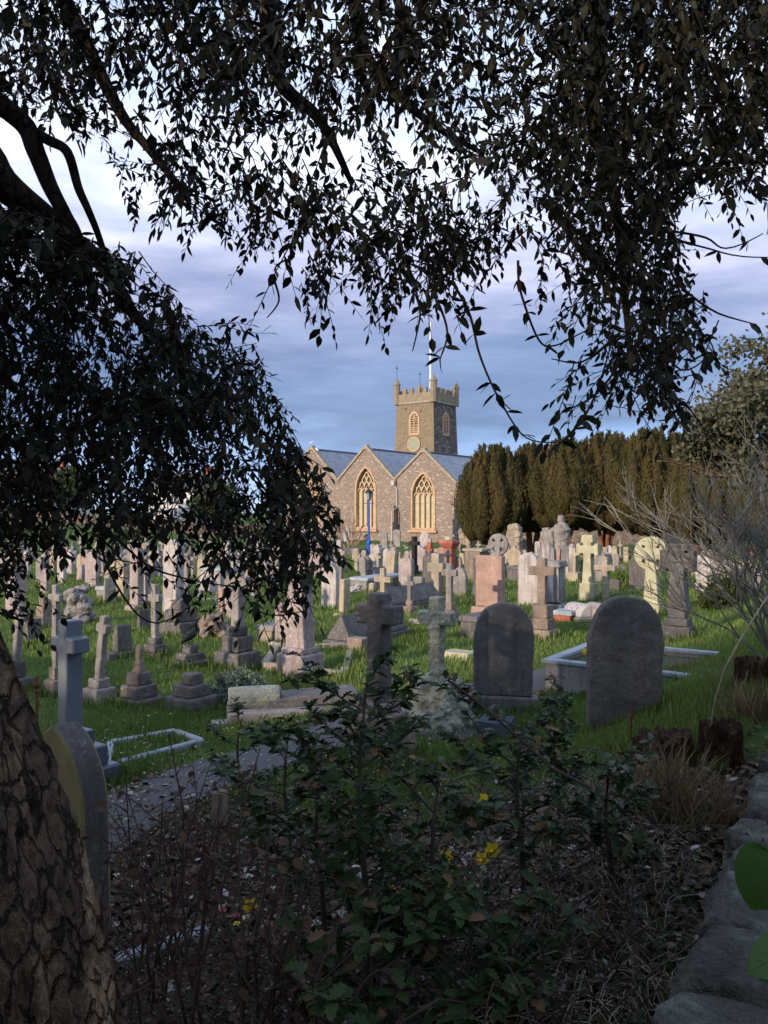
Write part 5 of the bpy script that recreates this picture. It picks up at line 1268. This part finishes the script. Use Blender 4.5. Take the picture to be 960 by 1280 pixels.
FR = [(-100, 690), (60, 680), (200, 690), (400, 650), (410, 700), (385, 765), (350, 775), (300, 745), (250, 760), (215, 725), (160, 745), (110, 720), (60, 745), (30, 775), (-100, 790)]
MID = [(-160, 225), (60, 265), (130, 300), (150, 330), (60, 330), (-160, 330)]
HANG = [(640, 330), (700, 300), (850, 300), (905, 400), (880, 440), (850, 545), (800, 520), (750, 530), (690, 525), (700, 470), (750, 420), (700, 400)]
TIP = [(330, 480), (352, 490), (372, 545), (405, 590), (432, 625), (428, 660), (412, 700), (390, 745), (340, 730), (320, 600)]
for nm, poly, n, d0, d1 in (('foliage', TIP, 60, 3.0, 4.3), ('foliage', FR, 65, 2.7, 4.0), ('foliage', MID, 210, 2.2, 2.8), ('foliage', HANG, 95, 2.6, 3.8)):
    P, D, Nn, Ls, tw = sprigs(poly, n, d0, d1, rn)
    leaves(nm, P, D, Nn, Ls, T_OAK, 'oakleaf', OAK, wid=rng.uniform(.75, 1.35, (len(P), 1, 1))); tw.build('twigs', 'twig', OAK)
# leaves along the hanging stems
P = []; D = []; Nn = []; Ls = []
for q in stem_curves:
    for i in range(len(q)-1):
        L_ = (q[i+1]-q[i]).length
        for k in range(max(1, int(L_/.04))):
            if rn.random() < .72: continue
            b = q[i].lerp(q[i+1], rn.random())
            for j in range(rn.randint(1, 3)):
                P.append(rel(b)); D.append(Vector((rn.uniform(-1, 1), rn.uniform(-.6, .6), rn.uniform(-1, .3)))); Nn.append(Vector((rn.uniform(-1, 1), rn.uniform(-1, 1), 1))); Ls.append(rn.uniform(.045, .07))
leaves('foliage', P, D, Nn, Ls, T_OAK, 'oakleaf', OAK)
# the rest of the crown: overhead, behind and to the left, outside the frame
def outer_crown(n=1500):
    P = []; D = []; Nn = []; Ls = []; c = 0
    while c < n:
        x, y, z = rn.uniform(-7.0, 5.5), rn.uniform(-5.5, 8), rn.uniform(2.2, 7.6)
        e = ((x+1.0)/6.5)**2+((y-1.2)/6.8)**2
        if e > 1 or z > 4.9+3.2*math.sqrt(max(0, 1-e)) or z < 4.3-1.9*e-(1. if x < -3 else 0): continue
        if y > .3:
            px, py = proj((x, y, z))
            if -60 < px < 1020 and -20 < py < 1400:
                continue
        if math.sqrt(x*x+y*y+(z-EYE)**2) < 1.5: continue
        c += 1
        b = Vector((x, y, z))
        for k in range(13):
            P.append(rel(b+Vector((rn.gauss(0, .16), rn.gauss(0, .16), rn.gauss(0, .14))))); D.append(Vector((rn.uniform(-1, 1), rn.uniform(-1, 1), rn.uniform(-1, .3)))); Nn.append(Vector((rn.uniform(-.7, .7), rn.uniform(-.7, .7), 1))); Ls.append(rn.uniform(.07, .12))
    leaves('foliage', P, D, Nn, Ls, T_OAK, 'oakleaf', OAK, wid=1.3)
outer_crown()

# ---------------------------------------------------------------- grass
def clear_of_path(x, y): return not on_path(x, y)
def grass():
    P = []; D = []; Ls = []; N_ = []
    rg = np.random.default_rng(4)
    n = 260000
    # uniform in the picture rather than on the ground: more blades near
    y = 5.0*(9.0**rg.random(n)); x = rg.uniform(-.56, .56, n)*y
    keep = 0
    pa = [(Vector(a), Vector(b)) for a, b in zip(PATH2[:-1], PATH2[1:])]
    for xi, yi in zip(x, y):
        p = wall_p(xi, yi)
        if p < .5 and yi < 12: continue
        soil = (.6-.35)*xi + yi
        if yi < 7.4 and soil < 6.2 + 1.2*mnoise.noise(Vector((xi*1.5, yi*1.5, 0))) and (xi < 1.3 or yi < 5.6): continue
        if yi < 16 and on_path(xi, yi): continue
        cl = mnoise.noise(Vector((xi*1.1, yi*1.1, 5)))
        if rg.random() > .75+.8*cl: continue
        P.append((xi, yi, T(xi, yi)+.005)); s = .036+.03*max(0, cl)+.0016*yi; Ls.append(s*rg.uniform(.6, 1.6)*(1.25 if xi > 1.8 and yi < 10 else 1))
        a = rg.uniform(0, 6.28); D.append((math.cos(a)*.55, math.sin(a)*.55, 1)); N_.append((math.cos(a+rg.uniform(-.6, .6)), math.sin(a), .3))
    for bx, by_, hw, hd, yw in BASES:
        if by_ > 24: continue
        n_ = int(260*(hw+hd)*min(2.2, 12/by_)+30)
        for k in range(n_):
            u = rg.uniform(-1, 1); v_ = rg.choice([-1, 1]); o_ = rg.uniform(.0, .07)
            lx, ly = (u*(hw+.03), v_*(hd+o_)) if rg.random() < .6 else (v_*(hw+o_), u*(hd+.03))
            X, Y = bx+lx*math.cos(yw)-ly*math.sin(yw), by_+lx*math.sin(yw)+ly*math.cos(yw)
            P.append((X, Y, T(X, Y))); Ls.append(rg.uniform(.06, .16)); a = rg.uniform(0, 6.28); D.append((math.cos(a)*.4, math.sin(a)*.4, 1)); N_.append((math.cos(a), math.sin(a), .3))
    P = np.array(P); Ls = np.array(Ls)
    rv = np.clip(.45+.5*np.array([mnoise.noise(Vector((p[0]*.6, p[1]*.6, 2))) for p in P])+rg.normal(size=len(P))*.2, 0, 1)
    o = leaves('grass', P, D, N_, Ls, T_BLADE, 'grass', wid=np.array(1.0), rnd=rv)
    o['kind'] = 'stuff'
T_BLADE = template([(0, .10), (.6, .075), (1, .004)], curl=.35, fold=0)
M['weed'] = leafmat('turf_weed', (.06, .10, .03), (.16, .2, .07), c3=(.25, .17, .08), f3=.25, rough=.7)
grass()
def scatter(name, n, region, mat, ls, tmpl, flat=.25, up=.01, seed=1, avoid_path=False):
    rg = np.random.default_rng(seed); P = []; D = []; N_ = []; Ls = []
    while len(P) < n:
        x, y = region(rg)
        if wall_p(x, y) < .05: continue
        if avoid_path and on_path(x, y): continue
        P.append((x, y, T(x, y)+up*rg.uniform(.2, 3))); a = rg.uniform(0, 6.28); D.append((math.cos(a), math.sin(a), rg.normal()*flat)); N_.append((rg.normal()*flat, rg.normal()*flat, 1)); Ls.append(rg.uniform(*ls))
    o = leaves(name, P, D, N_, Ls, tmpl, mat); o['kind'] = 'stuff'; return o
def reg_px(x0, x1, y0, y1):
    def f(rg):
        p = spot_fast(rg.uniform(x0, x1), rg.uniform(y0, y1)); return p
    return f
def spot_fast(px, py):
    d = EYE*F/(py-640)
    for _ in range(6):
        x = (px-480)/F*d; z = T(x, d); d = .5*d+.5*(EYE-z)*F/(py-640)
    return ((px-480)/F*d, d)
scatter('fallen_petals', 1500, reg_px(120, 560, 880, 1010), 'petal2', (.012, .034), T_ROUND, seed=2, up=.018)
scatter('daisies', 260, reg_px(120, 600, 780, 960), 'petal', (.018, .03), T_ROUND, seed=12, up=.03)
scatter('leaf_litter', 14000, reg_px(60, 1000, 960, 1400), 'litter', (.03, .075), T_ROUND, flat=.4, seed=3)
scatter('pale_litter', 1400, reg_px(130, 900, 990, 1400), 'petal2', (.012, .03), T_ROUND, flat=.4, seed=5, up=.015)

# ---------------------------------------------------------------- undergrowth
def tangle(name, n, reg, mat, r, hz, Lr, seed, kind='stuff', lab=None):
    rn = random.Random(seed); rg = np.random.default_rng(seed); mb = MB()
    for i in range(n):
        x, y = reg(rg)
        if wall_p(x, y) < .1: continue
        z = T(x, y); a = rn.uniform(0, 6.28); L_ = rn.uniform(*Lr); h = rn.uniform(*hz); d = Vector((math.cos(a), math.sin(a), 0)); pr = Vector((-d.y, d.x, 0))*rn.uniform(-.3, .3)
        P = [Vector((x, y, z))+d*L_*t+pr*math.sin(t*3)*L_*.5+Vector((0, 0, h*math.sin(math.pi*min(1, .1+t*.85))+rn.uniform(0, .02))) for t in (0, .2, .4, .6, .8, 1)]
        mb.tube(P, [r*k*rn.uniform(.8, 1.2) for k in (1, .95, .9, .8, .6, .35)], 4, cap=False)
    o = mb.build(name, mat); o['kind'] = kind; return o
tangle('bramble_tangle', 300, reg_px(120, 830, 1000, 1330), 'bramble', .003, (.05, .38), (.3, .9), 4)
tangle('dry_stalks', 520, reg_px(560, 860, 960, 1330), 'drystem', .0016, (.02, .16), (.08, .34), 6)
tangle('fine_twigs', 600, reg_px(120, 860, 980, 1340), 'twig', .0022, (.01, .16), (.1, .4), 7)
def upright_shrub(px, by, label, seed, hpx=260, spread=.35, n=7, leafm='deadleaf', nl=90, ls=(.025, .05), mat='bramble', group=None, name='thicket_shrub', tm=T_ROUND):
    P0 = spot(px, by); rn = random.Random(seed); root = empty(name, P0); tag(root, label, 'shrub', group)
    H = hpx*P0.y/F; mb = MB(); P = []; D = []; Nn = []; Ls = []
    for k in range(n):
        a = rn.uniform(0, 6.28); tip = Vector((math.cos(a)*spread*rn.random()*1.2, math.sin(a)*spread*rn.random(), H*rn.uniform(.6, 1.05)))
        base = Vector((rn.uniform(-.1, .1), rn.uniform(-.1, .1), -.03)); q = [base.lerp(tip, t)+Vector((rn.uniform(-1, 1), rn.uniform(-1, 1), 0))*.03 for t in (0, .25, .5, .75)]+[tip]
        mb.tube(q, [.009, .007, .0055, .004, .002], 5)
        for j in range(rn.randint(4, 8)):
            t = rn.uniform(.25, .95)*4; i = min(3, int(t)); b = q[i].lerp(q[i+1], t-i); a2 = rn.uniform(0, 6.28); L_ = rn.uniform(.1, .28)
            e = b+Vector((math.cos(a2)*.7, math.sin(a2)*.7, rn.uniform(.2, 1)))*L_; mid = b.lerp(e, .5)+Vector((rn.uniform(-.02, .02), 0, .01))
            mb.tube([b, mid, e], [.003, .0024, .0012], 4)
            for u in (mid, e, e):
                if rn.random() < nl/100: P.append(u); D.append(Vector((rn.uniform(-1, 1), rn.uniform(-1, 1), rn.uniform(-1, .5)))); Nn.append(Vector((rn.uniform(-1, 1), rn.uniform(-1, 1), 1))); Ls.append(rn.uniform(*ls))
    mb.build('stems', mat, root); leaves('foliage', P, D, Nn, Ls, tm, leafm, root)
for i, (px, by, h, sd, lab) in enumerate([(200, 1270, 330, 1, 'leggy brown leaved shrub beside the trunk base'), (255, 1300, 400, 2, 'tallest twiggy shrub left of the holly, with curled brown leaves'), (160, 1330, 330, 3, 'low twiggy shrub at the bottom left corner of the thicket'), (320, 1330, 350, 4, 'twiggy shrub directly left of the holly stem'), (215, 1220, 240, 5, 'sparse shrub in front of the yellow headstone'), (390, 1350, 260, 6, 'low brown leaved shrub below the holly')]):
    upright_shrub(px, by, lab, sd, h*.92, .34, 6, nl=55, group='twiggy shrubs in the foreground thicket')
def holly(px, by, label, seed, hpx, spread, nb, leafr=(.045, .078), lb=(.25, .55), low=.2):
    P0 = spot(px, by); rn = random.Random(seed); root = empty('holly_bush', P0); tag(root, label, 'holly', 'holly bushes in the foreground')
    H = hpx*P0.y/F; mb = MB(); P = []; D = []; Nn = []; Ls = []
    st = [Vector((0.02*math.sin(t*7), .02*math.cos(t*5), H*t-.05)) for t in (0, .2, .4, .6, .8, 1)]
    mb.tube(st, [.016, .014, .012, .010, .007, .003], 7)
    def sprig(b, d, L_, k):
        q = [b]; dd = d.copy()
        for j in range(4): dd = (dd+Vector((rn.uniform(-.15, .15), rn.uniform(-.15, .15), .07))).normalized(); q.append(q[-1]+dd*L_/4)
        mb.tube(q, [.005*k, .0042*k, .0035*k, .0028*k, .0015*k], 4)
        nl = int(L_/.015)
        for j in range(nl):
            t = rn.uniform(.8, 4) if j else 3.95; i = min(3, int(t)); c = q[i].lerp(q[i+1], t-i); a = rn.uniform(0, 6.28)
            P.append(c); D.append(Vector((math.cos(a), math.sin(a)*.9, rn.uniform(-.5, .7)))+dd*.3); Nn.append(Vector((rn.uniform(-.6, .6), rn.uniform(-.6, .6), 1))); Ls.append(rn.uniform(*leafr))
        return q
    for k in range(nb):
        t = low+(1-low)*(k+.5)/nb; i = min(4, int(t*5)); b = st[i].lerp(st[i+1], t*5-i); a = k*2.4+rn.uniform(-.5, .5)
        L_ = rn.uniform(*lb)*(1.15-.45*t)*spread; d = Vector((math.cos(a), math.sin(a)*.8, rn.uniform(.1, .7))).normalized()
        q = sprig(b, d, L_, 1.2)
        for j in range(3): c = q[rn.randint(1, 3)]; a2 = a+rn.uniform(-1.2, 1.2); sprig(c, Vector((math.cos(a2), math.sin(a2), rn.uniform(0, .9))).normalized(), L_*rn.uniform(.3, .6), .8)
    mb.build('stems', 'holly_stem', root); leaves('foliage', P, D, Nn, Ls, T_HOLLY, 'hollyleaf', root)
holly(455, 1270, 'tall holly sapling in the centre foreground, reaching up over the dark cross', 1, 440, .9, 20, leafr=(.038, .064))
holly(400, 1200, 'holly bush leaning left of the tall sapling', 12, 280, 1.1, 10)
holly(360, 1120, 'spreading holly bush over the path edge, left of the centre', 15, 230, 1.0, 9)
holly(590, 1290, 'low holly seedling at the bottom centre', 17, 150, .9, 8)
holly(470, 1330, 'low holly filling the very bottom of the thicket', 21, 200, 1.0, 9)
holly(300, 1010, 'small holly at the edge of the tarmac path', 19, 120, .8, 7)
holly(545, 1230, 'low dense holly right of the central sapling', 9, 270, 1.1, 8)
holly(650, 1150, 'dense holly bush under the left dark headstone', 2, 260, 1.15, 13, leafr=(.042, .07))
holly(695, 1040, 'slim holly leader reaching up between the two dark headstones', 3, 195, .42, 12, leafr=(.036, .06), lb=(.2, .4))
holly(760, 1120, 'small holly at the right end of the holly thicket', 4, 170, .7, 9)
b = MB(); b.tube([wp(*q) for q in ((500, 760, 3.0), (530, 745+10, 3.0), (560, 850, 3.0), (600, 880, 2.95), (640, 915, 2.9), (690, 960, 2.9), (740, 985, 2.9))][2:], .005, 5)
b.build('bramble_arc', 'bramble')['kind'] = 'stuff'
scatter('ivy_ground_cover', 2600, reg_px(480, 900, 960, 1400), 'hollyleaf', (.02, .05), T_ROUND, flat=.5, seed=31, up=.03)
scatter('ivy_ground_cover', 1300, reg_px(130, 480, 1010, 1400), 'hollyleaf', (.02, .045), T_ROUND, flat=.5, seed=32, up=.03)
scatter('turf_weeds', 2600, reg_px(-40, 1000, 770, 960), 'weed', (.02, .05), T_ROUND, flat=.5, seed=33, up=.015, avoid_path=True)
# dry grass tufts
def tuft(px, by, n, h, label, mat='drygrass', sp=.12, seed=1, name='grass_tuft', cat='grass tuft', wid=.32):
    P0 = spot(px, by); rg = np.random.default_rng(seed); P = np.concatenate([rg.normal(size=(n, 2))*sp, np.full((n, 1), -.01)], 1)
    D = np.concatenate([rg.normal(size=(n, 2))*.38, np.ones((n, 1))], 1); o = leaves(name, P, D, rdir(n), rg.uniform(.5, 1.2, n)*h, template([(0, .05), (.5, .035), (.8, .02), (1, .002)], curl=.5, fold=0), mat, wid=wid)
    o.location = P0; tag(o, label, cat)
tuft(838, 1012, 420, .34, 'thick tuft of straw coloured dry grass below the stumps', seed=1)
tuft(880, 1030, 260, .26, 'smaller tuft of dry grass beside the stone wall', seed=2)
tuft(945, 900, 240, .34, 'dry grass tuft right of the tree stump', seed=3)
tuft(790, 1030, 120, .22, 'sparse dry grass left of the thick tuft', seed=4)
tuft(850, 838, 90, .22, 'dry grass inside the low pale kerb', seed=5)
tuft(782, 730, 260, .55, 'fresh green leafy clump beyond the speckled headstone', 'grass', .2, 6, 'leafy_clump', 'plant', wid=1.)
def low_shrub(px, by, wpx, hpx, label, mat, seed, n=2600, ls=.035, name='low_shrub'):
    P0, m = place(px, by, .25); rg = np.random.default_rng(seed); root = empty(name, P0); tag(root, label, 'shrub')
    W, H = wpx*m/2, hpx*m
    v = rdir(n); v[:, 2] = abs(v[:, 2]); c = v*np.array([W, W*.7, H])*(rg.uniform(.55, 1, (n, 1))*(1+.18*np.sin(v[:, :1]*9+v[:, 1:2]*7)))
    leaves('foliage', c, v+rdir(n)*.7, rdir(n), rg.uniform(.7, 1.4, n)*ls, T_ROUND, mat, root)
    tw = MB(); rn = random.Random(seed)
    for k in range(30): a = rn.uniform(0, 6.28); tw.tube([(0, 0, -.02), (W*.4*math.cos(a), W*.3*math.sin(a), H*.5), (W*.75*math.cos(a), W*.5*math.sin(a), H*.75)], [.008, .005, .002], 4)
    tw.build('stems', 'twig', root)
low_shrub(298, 884, 78, 40, 'silvery green mounded shrub behind the scroll tomb', 'silver', 1)
low_shrub(905, 760, 60, 40, 'dark evergreen shrub between the heavy dark cross and the ruined monument', 'farleaf', 2, ls=.07)
low_shrub(345, 682, 60, 26, 'dark green bush at the far end of the graves left of the church', 'farleaf', 3, ls=.2, n=1500)
low_shrub(392, 684, 20, 12, 'small round bush at the foot of the left church gable', 'farleaf', 4, ls=.12, n=700)
low_shrub(165, 686, 50, 22, 'bright green bush on the far slope', 'farleaf', 5, ls=.2, n=1200)
# daffodils
def daff(px, by, hpx, seed, label, fl=.055):
    P0 = spot(px, by) if by > 900 else Vector((2.9+.12*(seed-9), 10.95+.15*(seed-8), .30)); rn = random.Random(seed); m = P0.y/F; H = hpx*m; root = empty('daffodil', P0, (0, 0, rn.uniform(-.6, .6))); tag(root, label, 'daffodil', 'daffodils among the graves')
    MB().tube([(0, 0, -.02), (.01, 0, H*.6), (.0, 0, H*.95), (-.015, -.02, H)], [.004, .0035, .003, .003], 6).build('stem', 'arumstem', root)
    P = []; D = []
    c = Vector((-.02, -.03, H))
    for k in range(6): a = k*math.pi/3; P.append(c); D.append(Vector((math.cos(a), -.25, math.sin(a)-.15)))
    leaves('petals', P, D, [(0, -1, .2)]*6, [fl*.75]*6, T_ROUND, 'daffpetal', root)
    MB().tube([c, c+Vector((-.002, -.018, -.004)), c+Vector((-.004, -.032, -.008))], [fl*.12, fl*.17, fl*.24], 10).build('trumpet', 'daff', root)
    leaves('leaves', [(rn.uniform(-.02, .02), rn.uniform(-.02, .02), 0) for _ in range(5)], [(rn.uniform(-.3, .3), rn.uniform(-.3, .3), 1) for _ in range(5)], rdir(5), [H*rn.uniform(.6, .95) for _ in range(5)], template([(0, .03), (.6, .03), (1, .004)], curl=.3, fold=.1), 'silver', root)
M['arumstem'] = plain('green_stem', (.05, .10, .03), .6)
M['daffpetal'] = leafmat('daffodil_petal', (.75, .56, .03), (.85, .68, .06), rough=.5, trans=.25)
DZ = {}
for args in [(498, 1190, 78, 1, 'largest yellow daffodil, hanging low at the centre bottom'), (604, 1070, 74, 2, 'daffodil above the others under the left dark headstone'), (622, 1115, 55, 3, 'daffodil right in the middle of the holly gap'), (608, 1100, 28, 4, 'short daffodil low in the holly gap'),
             (560, 1110, 42, 5, 'half hidden daffodil left of the holly gap'), (316, 1190, 62, 6, 'yellow daffodil at the left, among brambles and red petals'), (573, 1140, 40, 7, 'small daffodil near the leaf litter'),
             (722, 832, 18, 8, 'left daffodil in the raised kerbed grave'), (733, 836, 20, 9, 'right daffodil in the raised kerbed grave'), (727, 828, 12, 10, 'short daffodil in the raised kerbed grave')]: daff(*args, fl=.055 if args[1] > 900 else .07)
def flowers():
    P0 = spot(300, 1165); root = empty('grave_flowers', P0); tag(root, 'small bunch of red and yellow grave flowers left on the ground among brambles', 'flowers'); rn = random.Random(2)
    for k in range(7):
        c = Vector((rn.uniform(-.12, .12), rn.uniform(-.06, .06), .05+rn.uniform(0, .06)))
        leaves('blossom', [c]*6, [(math.cos(a), math.sin(a), .5) for a in np.arange(6)*1.047], [(0, 0, 1)]*6, [.028]*6, T_ROUND, ['daffpetal', 'redpetal', 'petal'][k % 3], root)
    MB().tube([(-.1, 0, .0), (0, 0, .04), (.12, .02, .05)], .006, 5).build('stems', 'arumstem', root)
M['redpetal'] = leafmat('red_petal', (.35, .01, .02), (.55, .03, .04), trans=.1)
flowers()
# stumps, log, broken branch, arum
def stump(px, by, w, h, label, seed, rot=(0, 0, 0)):
    P0, m = place(px, by, .1); W, H = w*m/2, h*m; n = 48; V = []; rings = [(1.25, -.1), (1.1, .05), (1, .4), (.95, .75), (.97, .95), (.8, 1.0), (.55, .9), (.25, .85), (0.02, .8)]
    for i, (r, z) in enumerate(rings):
        for k in range(n):
            a = 2*math.pi*k/n; q = Vector((math.cos(a)*2, math.sin(a)*2, z*.8+seed)); e = 1+.22*mnoise.noise(q)+.10*mnoise.noise(q*4)
            V.append((W*r*e*math.cos(a), W*r*e*math.sin(a), H*(z+(.22*mnoise.noise(q*1.5) if z > .6 else 0))))
    Fq = np.array([(i*n+k, i*n+(k+1) % n, (i+1)*n+(k+1) % n, (i+1)*n+k) for i in range(len(rings)-1) for k in range(n)])
    o = np_mesh('tree_stump', np.array(V), Fq, 'stump', smooth=True); o.location = P0; o.rotation_euler = rot; tag(o, label, 'tree stump', 'old stumps at the right')
stump(902, 962, 52, 56, 'orange brown rotten stump with a flat top at the right', 1)
stump(835, 962, 74, 44, 'dark hollow looking stump left of the orange brown one', 5, (0, R(-10), 0))
stump(940, 858, 40, 36, 'small grey stump in the grass below the bare twigs', 9)
b = MB(); P = [wp(*q) for q in ((738, 1195, 2.55), (748, 1175, 2.6), (765, 1150, 2.66), (772, 1132, 2.7))]; z0 = spot(738, 1205)
b.tube([z0, z0+Vector((.015, .02, .06)), z0+Vector((.05, .06, .13)), z0+Vector((.07, .08, .2))], [.024, .02, .017, .013], 10); b.tube([z0+Vector((-.04, 0, .02)), z0+Vector((.0, .01, .05))], [.02, .014], 8)
tag(b.build('broken_branch', 'palewood', smooth=True), 'pale broken branch end sticking up from the leaf litter', 'branch')
M['leafvein'] = plain('leaf_vein', (.07, .12, .04), .5)
def arum():
    P0 = wp(985, 1118, 1.42); root = empty('arum_plant', P0); tag(root, 'glossy green leaves hanging over the stone wall at the right edge', 'plant')
    t = template([(0, .06), (-.06, .2), (-.07, .36), (.04, .47), (.2, .52), (.4, .5), (.58, .43), (.74, .32), (.87, .19), (.95, .09), (1, .005)], curl=.35, fold=.22)
    B = [wp(968, 1068, 1.40), wp(985, 1085, 1.46), wp(990, 1190, 1.38), wp(1000, 1120, 1.42), wp(975, 1230, 1.44)]
    D = [(-.38, -.1, -1), (-1, .2, .25), (-1, -.1, -.25), (-.2, .2, .9), (-.6, .2, -.6)]
    o = leaves('leaf_blades', [q-P0 for q in B], D, [(-.25, -1, .35), (-.1, -.7, .8), (.1, -.6, .9), (0, -1, .3), (-.3, -.8, .5)], [.11, .07, .08, .08, .05], t, 'arum', root, rnd=np.array([.5, .1, .8, .4, .9]))
    for p_ in o.data.polygons: p_.use_smooth = True
    vn = MB(); NN = [(-.25, -1, .35), (-.1, -.7, .8), (.1, -.6, .9), (0, -1, .3), (-.3, -.8, .5)]; LL = [.11, .07, .08, .08, .05]
    for q, d, n_, l in zip(B, D, NN, LL):
        d = Vector(d).normalized(); S_ = Vector(n_).cross(d).normalized(); U_ = d.cross(S_)
        def at(u, v): return (q-P0)+l*(d*u+S_*v+U_*(-.35*u*u+.22*abs(v)+.006))
        vn.tube([at(u, 0) for u in (0, .25, .5, .75, .97)], [.0011, .001, .0008, .0006, .0003], 4)
        for sg in (-1, 1):
            for u0, u1, v1 in ((.02, .05, .36), (.06, .3, .40), (.22, .5, .38), (.42, .68, .28), (.6, .82, .17)): vn.tube([at(u0+(u1-u0)*t**1.4, sg*v1*t) for t in (0, .3, .6, 1)], [.0007, .0006, .0005, .0002], 4)
    vn.build('veins', 'leafvein', root)
    b = MB()
    for q in B: b.tube([(.05, .02, -.22), (q-P0)*.5+Vector((.03, .01, -.05)), q-P0], .003, 5)
    b.build('stalks', 'arumstem', root)
arum()
